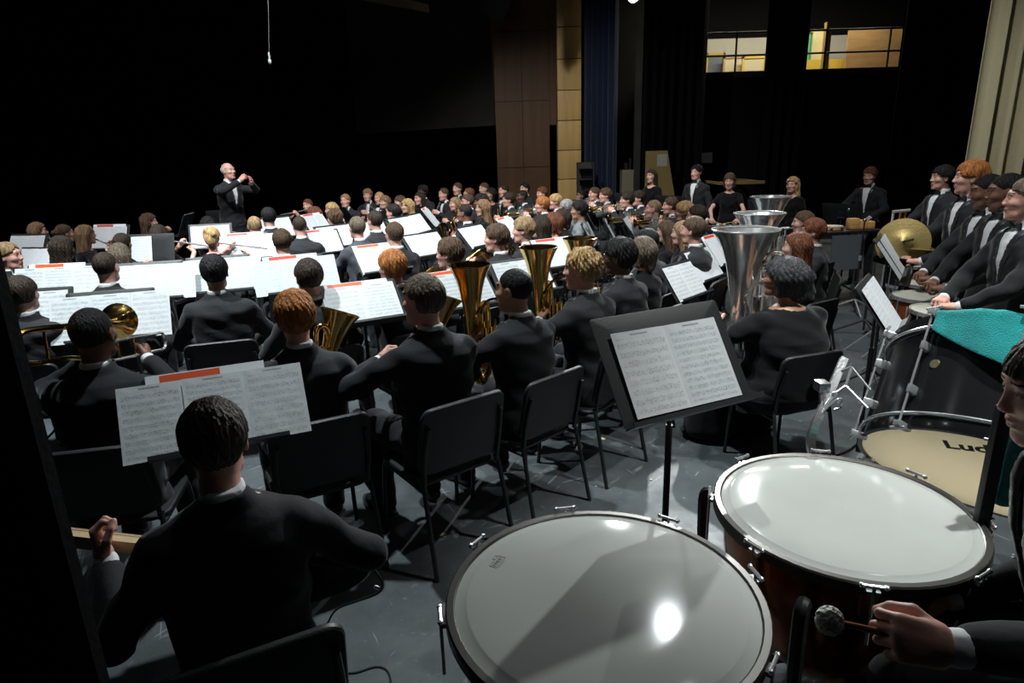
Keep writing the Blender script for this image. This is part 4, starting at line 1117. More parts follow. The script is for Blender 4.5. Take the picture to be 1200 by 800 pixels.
def quadbox(px, y, t, name, M, zmin=None):
    """upright slab whose front spans the pixel rectangle px=(x0,y0,x1,y1) at depth y"""
    a = atY(px[0], (px[1] + px[3]) / 2, y); b = atY(px[2], (px[1] + px[3]) / 2, y)
    cx = (px[0] + px[2]) / 2; z1 = atY(cx, px[1], y)[2]; z0 = atY(cx, px[3], y)[2] if zmin is None else zmin
    return MB().box((a[0], y, z0), (b[0], y + t, z1))


# grey upper wall of the house, wooden wall, tan pillar
GREYW = mat('dull_grey_plaster', (0.05, 0.047, 0.042), 0.9, var=(1.5, 0.2))
WOODW = mat('brown_veneer_panelling', (0.11, 0.048, 0.011), 0.55, var=(1.2, 0.2, (6, 6, 0.4)))
TANW = mat('tan_veneer_panel', (0.62, 0.4, 0.14), 0.55, var=(1.5, 0.14, (5, 5, 0.5)))
a = atY(418, 157, 20); b = atY(579, 147, 18)
gw = MB(); gw.prism([(a[0], 20, a[2]), (b[0], 18, b[2]), (b[0], 18, 8.9), (a[0], 20, 8.9)], (0.05, 0.2, 0))
struct(gw.build('wall_house_side', GREYW, smooth=0), 'faint grey upper wall beside the auditorium')
x0 = atY(580, 120, 17)[0]; x1 = atY(644, 120, 17)[0]; x2 = atY(655, 120, 17)[0]; zd = atY(648, 146, 17)[2]
ww = struct(empty('wall_wood')); tag(ww, 'brown wood panelled wall beside the tan pillar')
dz = [0, 1.6, 3.2, 4.8, 6.4, 8.0]
for i in range(5):
    for k in range(2):
        xa = x0 + (x1 - x0) * k / 2; xb = x0 + (x1 - x0) * (k + 1) / 2
        MB().box((xa + 0.006, 17, dz[i] + 0.006), (xb - 0.006, 17.1, dz[i + 1] - 0.006)).build('panel', WOODW, ww, smooth=0)
MB().box((x0, 17.03, 0), (x1, 17.2, 8)).build('backing', mat('dark_joint', (0.03, 0.015, 0.006), 0.9), ww, smooth=0)
MB().box((x1, 17, zd), (x2, 17.2, 8)).build('panel', WOODW, ww, smooth=0)
pil = struct(empty('wall_pillar')); tag(pil, 'tall tan panelled proscenium pillar')
xa, xb = atY(653.5, 130, 15.6)[0], atY(681, 130, 15.6)[0]; H_ = 0.66
for i in range(13):
    z0 = i * H_; MB().box((xa, 15.6, z0 + 0.008), (xb, 15.9, z0 + H_ - 0.008), bev=0.006).build('panel', TANW, pil)
MB().box((xa + 0.03, 15.63, 0), (xb - 0.02, 16.4, 8.6)).build('core', mat('dark_joint', (0.03, 0.015, 0.006), 0.9), pil, smooth=0)
# auditorium ceiling cloud whose edge shows at the top
CLD = mat('dim_plaster_soffit', (0.2, 0.17, 0.11), 0.9)
p = [atY(300, -22, 17), atY(503, 15, 15.2), atY(380, -14, 12.5), atY(180, -30, 13)]
q = [Vector(v) for v in p]
struct(MB().prism([q[0], q[1], q[2], q[3]][::-1], (0, 0, 0.16)).build('ceiling_soffit', CLD, smooth=0), 'plaster soffit panel over the auditorium')


def drape(name, M, p0, p1, z0, z1, folds, depth, label, cat='curtain', thick=0.03, nz=6, seed=1, scallop=None, flare_=0.0):
    """hanging cloth between two floor points, gathered in folds, with real thickness"""
    p0 = Vector((*p0, 0)); p1 = Vector((*p1, 0)); d = p1 - p0; L = d.length; t = d.normalized(); n = Vector((-t.y, t.x, 0)); nu = folds * 10
    r = random.Random(seed); ph = [r.uniform(0.7, 1.3) for _ in range(folds + 2)]
    b = MB()
    for side in (1, -1):
        for j in range(nz + 1):
            v = j / nz
            for i in range(nu + 1):
                u = i / nu; k = u * folds; amp = depth * (ph[int(k)] * (1 - k % 1) + ph[int(k) + 1] * (k % 1)) * (1 + flare_ * (1 - v))
                w_ = math.sin(2 * PI * k) * amp + 0.35 * amp * math.sin(4 * PI * k + 1 + 0.6 * v)
                zz = z0 + (z1 - z0) * v
                if scallop and j == 0: zz += scallop * abs(math.sin(PI * k))
                b.v.append(tuple(p0 + t * (u * L) + n * (w_ + side * thick / 2) + Vector((0, 0, zz))))
    m_ = (nu + 1) * (nz + 1)
    for s_ in (0, 1):
        for j in range(nz):
            for i in range(nu):
                a_ = s_ * m_ + j * (nu + 1) + i; f_ = [a_, a_ + 1, a_ + nu + 2, a_ + nu + 1]; b.f.append(f_[::-1] if s_ == 0 else f_)
    for i in range(nu):
        b.f.append([i, i + 1, m_ + i + 1, m_ + i]); a_ = nz * (nu + 1) + i; b.f.append([a_, m_ + a_, m_ + a_ + 1, a_ + 1])
    for j in range(nz):
        for i in (0, nu): a_ = j * (nu + 1) + i; b.f.append([a_, a_ + nu + 1, m_ + a_ + nu + 1, m_ + a_])
    o = b.build(name, M, smooth=60); tag(o, label, cat); return o


def dx(px, y, py=120): return float(atY(px, py, y)[0])


drape('stage_curtain', BLACKFAB, (-0.79, 1.0), (-3.2, 0.75), 0.01, 8.5, 9, 0.05, 'black side curtain hanging beside the guitarist', seed=2)
drape('stage_curtain', BLACKFAB, (dx(752, 14.2), 14.2), (dx(825, 13.6), 13.6), 0.01, 8.5, 7, 0.09, 'black leg curtain beside the blue house curtain', seed=3)
drape('stage_curtain', BLACKFAB, (dx(893.5, 13.4), 13.4), (dx(941, 13.4), 13.4), 0.01, 8.5, 4, 0.08, 'narrow black leg curtain between the two loft openings', seed=4)
drape('stage_curtain', BLACKFAB, (dx(1054, 12.6, 60), 12.6), (dx(1150, 11.5, 60), 11.5), 0.01, 8.5, 8, 0.1, 'wide black leg curtain next to the loft board', seed=5)
drape('stage_curtain', mat('dark_blue_velour', (0.007, 0.018, 0.052), 0.85, spec=0.2, sheen=0.3, bump=(50, 0.2)), (dx(684, 15.0), 15.0), (dx(723, 14.6), 14.6), 0.01, 8.5, 6, 0.07, 'dark blue house curtain gathered beside the tan pillar', seed=6)
drape('curtain_valance', MATS['dark_blue_velour'], (dx(684, 15.0), 14.9), (dx(612, 11.6, 0), 11.6), 5.02, 8.5, 14, 0.06, 'dark blue scalloped valance above the pillar', 'valance', seed=7, scallop=0.1)
BEIGE = mat('beige_drape_cloth', (0.36, 0.32, 0.2), 0.9, spec=0.15, var=(3, 0.1, (1, 1, 0.2)), bump=(40, 0.15))
bl = atY(1132, 190, 5.3)
drape('stage_curtain', BEIGE, (bl[0], 5.3), (bl[0] + 3.2, 4.7), 0.01, 8.5, 24, 0.035, 'beige drape behind the row of standing percussionists', seed=8, thick=0.02)
struct(MB().box((dx(722, 16), 16, 0), (dx(770, 16), 16.2, 8.9)).build('wall_wing', mat('dark_grey_wing_wall', (0.035, 0.034, 0.03), 0.9, var=(2, 0.2)), smooth=0), 'dark grey wing wall beside the blue curtain')

# storage loft over the back wall
CREAM = mat('cream_painted_wall', (0.62, 0.6, 0.5), 0.85)
YEL = mat('yellow_painted_panel', (0.68, 0.47, 0.06), 0.6, var=(2, 0.12))
zl = 3.38
struct(MB().box((3.4, 14.8, zl), (11.2, 18.0, zl + 0.12)).build('floor_loft', mat('dark_loft_floor', (0.05, 0.04, 0.03), 0.8), smooth=0), 'floor of the storage loft')
struct(MB().box((3.4, 17.8, zl), (11.2, 18.0, atY(860, 45, 17.8)[2])).build('wall_loft', CREAM, smooth=0), 'cream back wall of the storage loft')
struct(MB().box((3.4, 17.9, 4.6), (11.2, 18.05, 8.9)).build('wall_loft_upper', BLACKPAINT, smooth=0), 'black wall above the loft')


def slab(name, px, y, t, M, label, cat, frame_mat=None, lean=0.0):
    r = empty(name); tag(r, label, cat)
    z0 = zl + 0.12; bx = atY((px[0] + px[2]) / 2, px[3], y)
    xa, xb = atY(px[0], px[3], y)[0], atY(px[2], px[3], y)[0]; z1 = atY((px[0] + px[2]) / 2, px[1], y)[2]
    r.location = ((xa + xb) / 2, y, z0); w_ = xb - xa; h_ = z1 - z0
    MB().box((-w_ / 2 + (0.05 if frame_mat else 0), 0, 0.03 if frame_mat else 0), (w_ / 2 - (0.05 if frame_mat else 0), t, h_ - (0.05 if frame_mat else 0))).build('panel', M, r, smooth=0)
    if frame_mat:
        for lo, hi in (((-w_ / 2, -0.02, 0), (-w_ / 2 + 0.05, t + 0.01, h_)), ((w_ / 2 - 0.05, -0.02, 0), (w_ / 2, t + 0.01, h_)), ((-w_ / 2, -0.02, h_ - 0.05), (w_ / 2, t + 0.01, h_)), ((-w_ / 2, -0.02, 0), (w_ / 2, t + 0.01, 0.05))):
            MB().box(lo, hi).build('frame_bar', frame_mat, r, smooth=0)
    return r


slab('scenery_flat', (826, 62, 848, 96), 17.4, 0.04, mat('grey_blue_board', (0.16, 0.19, 0.22), 0.7), 'grey panel in a yellow frame leaning in the loft', 'scenery panel', YEL)
slab('scenery_flat', (846, 66, 872, 96), 17.2, 0.03, mat('pale_canvas', (0.66, 0.6, 0.4), 0.8), 'pale canvas flat beside the grey framed panel', 'scenery panel', WOODP)
slab('scenery_flat', (868, 66, 896, 96), 17.0, 0.03, mat('cream_canvas', (0.6, 0.55, 0.35), 0.8), 'cream flat in a yellow wooden frame in the loft', 'scenery panel', YEL)
slab('storage_bench', (820, 88, 900, 98), 16.3, 0.4, mat('ochre_board', (0.34, 0.2, 0.035), 0.7), 'low ochre board along the loft edge', 'board')
slab('scenery_flat', (946, 36, 965, 96), 17.0, 0.04, mat('pale_yellow_board', (0.7, 0.6, 0.32), 0.7), 'tall pale yellow board standing in the loft', 'scenery panel')
slab('scenery_flat', (941, 38, 947, 96), 16.8, 0.04, mat('light_blue_board', (0.38, 0.52, 0.62), 0.7), 'narrow light blue board beside the pale yellow one', 'scenery panel', mat('green_edge', (0.02, 0.25, 0.06), 0.6))
slab('storage_box', (942, 70, 966, 96), 16.2, 0.6, YEL, 'yellow box beside the light blue board in the loft', 'box')
slab('storage_box', (971, 69, 988, 93), 16.2, 0.6, YEL, 'yellow box between the wooden post and brown board', 'box')
slab('plywood_sheet', (989, 34, 1062, 92), 16.0, 0.05, mat('brown_plywood', (0.42, 0.25, 0.1), 0.6, var=(1.5, 0.2, (1, 5, 5))), 'large brown plywood sheet on edge in the loft', 'board')
pp = atY(968, 60, 15.4); MB_ = MB().box((pp[0] - 0.06, 15.35, zl + 0.12), (pp[0] + 0.06, 15.47, atY(968, 26, 15.4)[2])); tag(MB_.build('wooden_post', mat('ochre_wood_post', (0.36, 0.23, 0.06), 0.6)), 'square ochre wooden post standing in the loft', 'post')
for (xa_, xb_, posts, lab) in ((800, 905, (862,), 'black pipe railing in front of the framed panels'), (930, 1070, (1040, 966), 'black pipe railing in front of the brown plywood')):
    r = empty('loft_railing', (0, 14.9, zl)); tag(r, lab, 'railing', None)
    xa2, xb2 = dx(xa_, 14.9, 70), dx(xb_, 14.9, 70)
    for zz in (0.45, 0.9): MB().cyl((xa2, 0, zz), (xb2, 0, zz), 0.022, seg=8).build('rail', STANDM, r)
    for px_ in posts: MB().cyl((dx(px_, 14.9, 70), 0, 0.0), (dx(px_, 14.9, 70), 0, 0.92), 0.022, seg=8).build('post', STANDM, r)
    MB().box((xa2, -0.08, -0.02), (xb2, -0.02, 0.12)).build('kick_board', STANDM, r, smooth=0)
# the loft's own tube lamp
lt = empty('tube_lamp', (6.6, 15.5, 5.6)); tag(lt, 'fluorescent tube lamp lighting the storage loft', 'lamp')
MB().box((-2.1, -0.08, 0.03), (2.1, 0.08, 0.1)).build('housing', STANDM, lt, smooth=0)
MB().cyl((-2, 0, 0), (2, 0, 0), 0.02).build('tube', mat('lit_tube', (1, 1, 1), 0.5, emis=(1, 0.93, 0.75, 30)), lt)
ll = bpy.data.lights.new('loft_tube_light', 'AREA'); ll.shape = 'RECTANGLE'; ll.size = 4.0; ll.size_y = 0.06; ll.energy = 120; ll.color = (1, 0.93, 0.76)
lo = bpy.data.objects.new('loft_tube_light', ll); link(lo, lt); lo.location = (0, 0, -0.03)

# small things along the far wall
def simple(name, mb, M, label, cat, smooth=35): return tag(mb.build(name, M, smooth=smooth), label, cat)


r = empty('equipment_rack', (dx(687, 14.0, 205), 14.0, 0)); tag(r, 'dark metal equipment rack beside the tan pillar', 'rack')
zt_ = atY(687, 190, 14)[2]
for sx in (-1, 1):
    for sy in (0, 0.3): MB().box((sx * 0.16 - 0.015, sy, 0), (sx * 0.16 + 0.015, sy + 0.03, zt_)).build('upright', mat('dark_rack_metal', (0.07, 0.07, 0.075), 0.4, 0.7), r, smooth=0)
for i in range(7): MB().box((-0.16, 0, 0.2 + i * 0.23), (0.16, 0.33, 0.22 + i * 0.23)).build('shelf', MATS['dark_rack_metal'], r, smooth=0)
MB().box((-0.15, 0.28, 0.1), (0.15, 0.3, zt_)).build('back_panel', mat('dark_rack_back', (0.05, 0.045, 0.04), 0.6), r, smooth=0)
r = empty('cabinet', (dx(736, 14.3, 210), 14.3, 0)); tag(r, 'narrow beige metal cabinet beside the blue curtain', 'cabinet')
zt_ = atY(736, 199, 14.3)[2]; CABM = mat('beige_cabinet_enamel', (0.2, 0.19, 0.12), 0.5)
MB().box((-0.13, 0, 0), (0.13, 0.3, zt_), bev=0.01).build('body', CABM, r); MB().box((-0.12, -0.012, 0.05), (0.12, 0, zt_ - 0.05)).build('door', CABM, r, smooth=0)
MB().cyl((0.06, 0.1, zt_), (0.06, 0.1, zt_ + 0.25), 0.03, seg=10).cyl((-0.03, 0.1, zt_), (-0.03, 0.1, zt_ + 0.15), 0.04, seg=10).build('conduit', STANDM, r)
a_ = atY(757, 177, 13.2); b_ = atY(787, 177, 13.2)
fl = MB().prism([(a_[0], 13.2, 0), (b_[0] + 0.3, 13.2, 0), (b_[0] - 0.08, 13.2, a_[2]), (a_[0], 13.2, a_[2])][::1], (0, 0.04, 0))
simple('scenery_flat', fl, mat('brown_flat_board', (0.2, 0.14, 0.045), 0.7), 'brown slanted scenery flat behind the long haired standing girl', 'scenery panel', 0)
q_ = atY(776, 188, 13.19); simple('paper_notice', MB().box((q_[0] - 0.1, 13.192, q_[2] - 0.11), (q_[0] + 0.1, 13.198, q_[2] + 0.12)), mat('grey_notice_paper', (0.3, 0.3, 0.26), 0.8), 'small grey paper notice on the slanted flat', 'notice', 0)
q_ = atY(842, 185, 13.8); simple('wall_sign', MB().box((q_[0] - 0.17, 14.76, q_[2] - 0.11), (q_[0] + 0.17, 14.79, q_[2] + 0.11)), mat('white_sign_board', (0.85, 0.87, 0.85), 0.7), 'blank white sign on the black back wall', 'sign', 0)
q_ = atY(870, 214, 13.0); simple('wooden_rail', MB().box((q_[0] - 0.45, 13.0, q_[2] - 0.03), (q_[0] + 0.45, 13.06, q_[2] + 0.03)).box((q_[0] - 0.45, 13.06, q_[2] - 0.03), (q_[0] - 0.4, 14.8, q_[2] + 0.02)).box((q_[0] + 0.4, 13.06, q_[2] - 0.03), (q_[0] + 0.45, 14.8, q_[2] + 0.02)), mat('plain_wood_rail', (0.28, 0.19, 0.07), 0.6), 'plain wooden rail behind the girl with mallets', 'rail', 0)
q_ = atY(583, 4, 16); r = empty('loudspeaker', tuple(q_)); tag(r, 'dark loudspeaker hung high on the wood wall', 'loudspeaker')
MB().box((-0.3, -0.2, -0.3), (0.3, 0.3, 0.3), rot=Matrix.Rotation(0.5, 4, 'Y') @ Matrix.Rotation(0.4, 4, 'X'), bev=0.03).build('cabinet', STANDM, r)
MB().cyl((0, 0.1, 0.2), (0, 0.2, 4.0), 0.02, seg=6).build('hanger', STANDM, r)
# hanging microphone over the players
q_ = Vector(atY(316, 70, 9.0)); r = empty('hanging_microphone', tuple(q_)); tag(r, 'small microphone hanging on a thin cable over the band', 'microphone')
tp_ = Vector(atY(308, -80, 9.0)) - q_; MB().tube(spline([(0, 0, 0.05), tp_ * 0.5 + Vector((0.02, 0, 0)), tp_, tp_ + Vector((-0.1, 0, 3.2))], 6), 0.0035, 6).build('cable', mat('grey_cable', (0.2, 0.21, 0.21), 0.5), r)
MB().ball((0, 0, -0.02), (0.022, 0.022, 0.035), 12).cyl((0, 0, 0), (0, 0, 0.09), 0.012, seg=8).build('capsule', mat('pale_mic_capsule', (0.55, 0.58, 0.58), 0.4), r)

# ---------------------------------------------------------------- stage lamps with housings
LENS = mat('lit_lens', (1, 1, 1), 0.3, emis=(0.95, 0.98, 1.0, 40))


def stage_lamp(pos, aim, watts, cone, colour, label, size=0.09, blend=0.6):
    d = (Vector(aim) - Vector(pos)).normalized(); Q = d.to_track_quat('-Z', 'Y').to_matrix().to_4x4()
    r = empty('stage_lamp', pos); tag(r, label, 'stage lamp')
    L_ = Q @ Matrix.Identity(4)
    MB().lathe([(0.0, 0.34), (0.07, 0.33), (0.1, 0.26), (0.105, 0.0), (0.115, -0.02), (0.1, -0.02), (0.095, 0.03)], L_, 20).build('housing', STANDM, r)
    MB().lathe([(0.001, 0.0), (0.05, 0.0), (0.09, 0.0)], L_, 20).build('lens', LENS, r)
    MB().tube([tuple(L_ @ Vector((-0.13, 0, 0.15))), (-0.13, 0, 0.25), (0, 0, 0.33), (0.13, 0, 0.25), tuple(L_ @ Vector((0.13, 0, 0.15)))], 0.012, 6).cyl((0, 0, 0.32), (0, 0, 0.48), 0.02, seg=8).build('yoke', STANDM, r)
    l = bpy.data.lights.new('lamp_beam', 'SPOT'); l.energy = watts * 5.0; l.spot_size = math.radians(cone); l.spot_blend = blend; l.shadow_soft_size = size; l.color = colour
    o = bpy.data.objects.new('lamp_beam', l); link(o, r); o.matrix_local = Matrix.Translation(d * 0.06) @ Q
    return r


WHERE = ['above the side curtain', 'over the guitarist', 'above the kettledrums', 'over the tuba players', 'above the flute players', 'over the trumpet players', 'over the middle of the band', 'over the bass drum', 'above the girl with mallets', 'over the flutes at the far end']
for i, (pos, aim, wt, cone, colr) in enumerate(STAGE_LAMPS):
    stage_lamp(pos, aim, wt, cone, colr, 'black stage lamp clamped to a pipe ' + WHERE[i])
stage_lamp(HOUSE_LAMP, (0.2, 1.2, 0.8), 200, 24, (0.95, 1.0, 1.0), 'lit stage lamp hanging beside the blue curtain', size=0.05, blend=0.5)
for i, (yy, zz, lab) in enumerate(((1.9, 6.95, 'long lighting pipe above the near players'), (5.0, 6.95, 'long lighting pipe above the middle of the band'), (12.6, 5.05, 'lighting pipe carrying the lit lamp by the blue curtain'))):
    x0_, x1_ = (-6, 6) if i < 2 else (2.0, 5)
    simple('lighting_batten', MB().cyl((x0_, yy, zz), (x1_, yy, zz), 0.025, seg=8).cyl((x0_ + 0.3, yy, zz), (x0_ + 0.3, yy, 8.98), 0.008, seg=6).cyl((x1_ - 0.3, yy, zz), (x1_ - 0.3, yy, 8.98), 0.008, seg=6), STANDM, lab, 'lighting pipe')

# ================================================================ the players
CD = atD(263, 190, 9.3); CONDUCTOR = Vector((float(CD[0]), float(CD[1])))


def heading_to(x, y, tx, ty): return math.atan2(-(tx - x), ty - y)


OUT = {'suit': 'in a black suit', 'grey': 'in a charcoal suit', 'sweater': 'in a grey sweater', 'dress': 'in a short sleeved black dress', 'tee': 'in a black top', 'teefat': 'in a black top and long skirt', 'blouse': 'in a black long sleeved top'}
PLAYERS = {}


QUEUE = []


def player(key, px, py, inst, *args, **kw):
    """seated player; px, py is the top of the head in the photograph"""
    names = ('hair', 'hcol', 'skin', 'outfit', 'sex')
    d = dict(hair='short', hcol='brown', skin='light', outfit='suit', sex='m', zt=None, turn=0.0, yaw=0.0, nod=0.0, lod='far', glasses=False, roll=0.0, girth=1.0)
    d.update(dict(zip(names, args))); d.update(kw); d.update(key=key, px=px, py=py, inst=inst)
    zt = d['zt'] or (1.34 if d['sex'] == 'm' else 1.28)
    P = at(px, py, zt)
    if P[1] > 12.2: P = atY(px, py, 12.2 + (P[1] - 12.2) * 0.22)    # far heads lie so close to the horizon that their size sets the distance
    d['y'] = d['y0'] = float(P[1]); QUEUE.append(d)


def flush_players():
    # neighbours need about half a metre: slide heads along their line of sight, within the spread of sitting heights
    rays = [ray(d['px'], d['py']) for d in QUEUE]
    rng_ = []
    for d, rr in zip(QUEUE, rays):
        lo_, hi_ = d['y0'] * 0.93, d['y0'] * 1.07
        rng_.append((lo_, hi_))
    for it in range(60):
        for i, a_ in enumerate(QUEUE):
            for j in range(i):
                b_ = QUEUE[j]
                xa, xb = rays[i][0] / rays[i][1] * a_['y'], rays[j][0] / rays[j][1] * b_['y']
                if abs(a_['y'] - b_['y']) > 0.6 or abs(xa - xb) > 0.6: continue
                dd = math.hypot(xa - xb, a_['y'] - b_['y'])
                if dd < 0.58:
                    s_ = 0.05 if a_['y'] >= b_['y'] else -0.05
                    a_['y'] = min(max(a_['y'] + s_, rng_[i][0]), rng_[i][1]); b_['y'] = min(max(b_['y'] - s_, rng_[j][0]), rng_[j][1])
    for d in QUEUE:
        P = atY(d['px'], d['py'], d['y']); sc = max(0.9, min(1.1, P[2] / 1.375)); key, inst = d['key'], d['inst']
        hd = heading_to(P[0], P[1], CONDUCTOR.x, CONDUCTOR.y) + math.radians(d['turn'])
        pose = {'baritone': 'euphonium', None: 'rest'}.get(inst, inst)
        off = Matrix.Rotation(hd, 3, 'Z') @ Vector((0, 0.045 * sc, 0))
        loc = (P[0] - off.x, P[1] - off.y, 0.0)
        person(loc, hd, '%s, seated %s' % (key, OUT[d['outfit']]), pose, d['outfit'], d['sex'], d['hair'], d['hcol'], d['skin'], sc, d['yaw'], d['nod'], d['lod'], None, d['glasses'], roll=d['roll'], girth=d['girth'])
        spawn(CHAIR, 'musician_chair', loc, hd, 'black plastic chair of the ' + key, 'chair', 'players chairs', scale=sc)
        if inst in KITS:
            nm, ds = NAMES[inst]
            spawn(KITS[inst], nm, loc, hd, '%s held by the %s' % (ds, key), nm.replace('_', ' '), nm.replace('_', ' ') + 's of the band', scale=sc)
        PLAYERS[key] = (loc, hd, sc)


def stand_px(key, px, py, zc, yaw=None, **kw):
    """a stand whose page centre is seen at a pixel"""
    P = at(px, py, zc)
    if yaw is None: yaw = heading_to(P[0], P[1], CONDUCTOR.x, CONDUCTOR.y)
    music_stand(float(P[0]), float(P[1]), zc, yaw, key, **kw)


def seat_row(rows):
    for q in rows: player(*q[:3], **q[3])


N_ = dict
# --- near players
player('guitarist with short dark brown hair', 242, 470, 'guitar', 'short', 'darkbrown', 'rosy', lod='near', turn=5, yaw=-8, nod=6)
player('black haired trombonist next to the side curtain', 99, 355, 'trombone', 'buzz', 'black', 'brown', lod='near', turn=-6, yaw=-6, zt=1.36)
player('ginger haired baritone horn player', 342, 337, 'baritone', 'mop', 'ginger', 'rosy', lod='near', turn=4, yaw=-8, zt=1.36)
player('brown haired baritone player beside the ginger one', 498, 317, 'baritone', 'short', 'ashbrown', 'rosy', lod='near', turn=8, yaw=22, zt=1.36)
player('crop haired euphonium player', 606, 310, 'euphonium', 'buzz', 'black', 'tan', lod='near', turn=10, yaw=18, zt=1.36)
player('curly blond euphonium player', 686, 288, 'euphonium', 'curly', 'blond', 'rosy', lod='near', turn=10, yaw=20)
player('euphonium player with black hair and glasses', 730, 277, 'euphonium', 'afro', 'black', 'dark', lod='near', turn=8, yaw=16, glasses=True)
player('tuba player with greying hair and glasses', 926, 299, 'tuba', 'bob', 'greying', 'tan', 'teefat', 'f', lod='near', zt=1.3, turn=-26, yaw=30, glasses=True, girth=1.22)
player('tuba player with long brown hair', 937, 270, 'tuba', 'long', 'auburn', 'light', 'blouse', 'f', turn=-22, yaw=20)
player('short brown haired tuba player', 944, 245, 'tuba', 'short', 'brown', 'light', zt=1.3, turn=-20, yaw=20)
player('auburn haired player behind the tubas', 952, 254, None, 'mop', 'auburn', 'light', zt=1.3, turn=10)
player('black haired man in dark suit', 248, 294, None, 'short', 'black', 'tan', lod='near', zt=1.36, turn=-4)
player('crew cut man with a white collar', 121, 291, None, 'buzz', 'darkbrown', 'rosy', lod='near', turn=-8)
player('dark brown haired player low beside the curtain', 22, 319, None, 'short', 'darkbrown', 'light', zt=1.3)
player('sandy haired boy at the curtain edge', 8, 281, None, 'short', 'sandy', 'rosy', turn=-70, yaw=-10)
player('brown haired player behind the ginger head', 358, 299, None, 'short', 'darkbrown', 'light', turn=6)
player('short ginger haired horn player', 460, 290, 'horn', 'mop', 'ginger', 'rosy', turn=6, yaw=12)
player('brown haired horn player with glasses', 529, 276, 'horn', 'mop', 'brown', 'rosy', glasses=True, turn=10, yaw=25)
player('brown haired horn player in profile', 584, 260, 'horn', 'mop', 'brown', 'rosy', turn=12, yaw=25)
player('light brown haired horn player', 616, 252, 'horn', 'mop', 'sandy', 'rosy', turn=12, yaw=20)
player('player with very long dark hair', 631, 250, None, 'long', 'darkbrown', 'light', 'blouse', 'f')
# --- flutes and others on the left
player('girl with long straight light brown hair', 41, 259, 'flute', 'long', 'lightbrown', 'light', 'blouse', 'f')
player('player with brown hair pinned up', 75, 261, None, 'bun', 'brown', 'light', 'blouse', 'f', zt=1.25)
player('light brown haired girl raising a flute', 97, 262, 'flute', 'long', 'lightbrown', 'light', 'dress', 'f', turn=-14)
player('girl with long dark wavy hair', 71, 275, None, 'wavy', 'darkbrown', 'light', 'blouse', 'f')
player('girl with curly brown hair', 172, 249, 'flute', 'wavy', 'brown', 'light', 'blouse', 'f')
player('flautist with dark brown bob', 184, 262, 'flute', 'bob', 'darkbrown', 'light', 'dress', 'f', turn=-10)
player('dark haired player hidden by a stand', 142, 271, None, 'short', 'darkbrown', 'light', 'blouse', 'f')
player('girl with light brown shoulder hair', 137, 283, 'flute', 'long', 'ashbrown', 'light', 'blouse', 'f')
player('strawberry blond flautist with pinned hair', 246, 264, 'flute', 'updo', 'blond', 'rosy', 'dress', 'f', turn=-12)
player('black haired flautist beside the conductor desk', 242, 252, 'flute', 'long', 'black', 'light', 'blouse', 'f', turn=-8)
player('dark haired player below the conductor', 314, 241, 'clarinet', 'short', 'black', 'light', zt=1.4)
player('fair crew cut clarinettist', 297, 251, 'clarinet', 'buzz', 'sandy', 'rosy')
player('dark cropped clarinettist in profile', 350, 251, 'clarinet', 'buzz', 'darkbrown', 'rosy', turn=-12)
player('brown haired clarinettist with black collar', 329, 266, 'clarinet', 'short', 'brown', 'rosy')
player('auburn haired flautist facing the conductor', 360, 232, 'flute', 'short', 'auburn', 'light', 'blouse', 'f')
player('dark auburn haired player', 366, 241, None, 'bob', 'auburn', 'light', 'blouse', 'f')
player('curly brown haired clarinettist with white collar', 393, 243, 'clarinet', 'curly', 'brown', 'rosy')
player('blond girl with a bob', 390, 236, 'clarinet', 'bob', 'blond', 'light', 'blouse', 'f')
player('fair haired boy in the far clarinets', 405, 226, 'clarinet', 'short', 'sandy', 'rosy', turn=15)
player('tall fair haired clarinettist', 431, 220, 'clarinet', 'mop', 'lightbrown', 'rosy', turn=10)
player('small fair haired player behind the tall clarinettist', 443, 224, None, 'short', 'blond', 'rosy')
player('girl with a light brown bob', 452, 228, 'clarinet', 'bob', 'lightbrown', 'light', 'blouse', 'f')
player('brown haired player among far clarinets', 467, 228, None, 'bob', 'brown', 'light', 'blouse', 'f')
player('black haired boy in front of the bushy blond', 463, 237, 'clarinet', 'short', 'black', 'rosy')
player('bushy blond haired girl', 479, 232, 'clarinet', 'wavy', 'blond', 'light', 'blouse', 'f')
player('dark haired girl in the far saxophones', 492, 224, 'sax', 'long', 'darkbrown', 'light', 'blouse', 'f')
player('black haired player at the far edge', 494, 216, None, 'afro', 'black', 'dark')
player('charcoal suited clarinettist with greyish brown hair', 419, 252, 'clarinet', 'short', 'ashbrown', 'rosy', 'grey')
player('dark brown haired player beside the charcoal suit', 437, 245, None, 'short', 'darkbrown', 'rosy')
player('clarinettist with glossy brown hair', 463, 258, 'clarinet', 'short', 'brown', 'rosy')
# --- saxophones, clarinets in the middle
player('bow tied clarinettist with brown hair', 521, 219, 'clarinet', 'short', 'brown', 'rosy')
player('brown haired player at the back row end', 535, 213, None, 'short', 'brown', 'light')
player('short haired player in the back row', 548, 219, None, 'short', 'auburn', 'light')
player('fair haired girl with a saxophone', 534, 230, 'sax', 'long', 'sandy', 'rosy', 'blouse', 'f')
player('brown haired saxophonist with glasses', 549, 226, 'sax', 'short', 'brown', 'rosy', glasses=True)
player('cropped black haired saxophonist', 546, 237, 'sax', 'buzz', 'black', 'brown')
player('dark haired player behind the curly girl', 562, 226, None, 'afro', 'black', 'brown')
player('girl with long curly light brown hair', 564, 233, None, 'wavy', 'lightbrown', 'light', 'blouse', 'f')
player('dark haired girl with bare arms', 574, 219, None, 'bob', 'black', 'tan', 'tee', 'f')
player('brown haired boy in the last row', 566, 213, None, 'short', 'brown', 'rosy')
player('dark haired boy by the wood wall', 589, 215, None, 'short', 'darkbrown', 'rosy')
player('dark haired player under the wood wall', 614, 213, None, 'short', 'black', 'light')
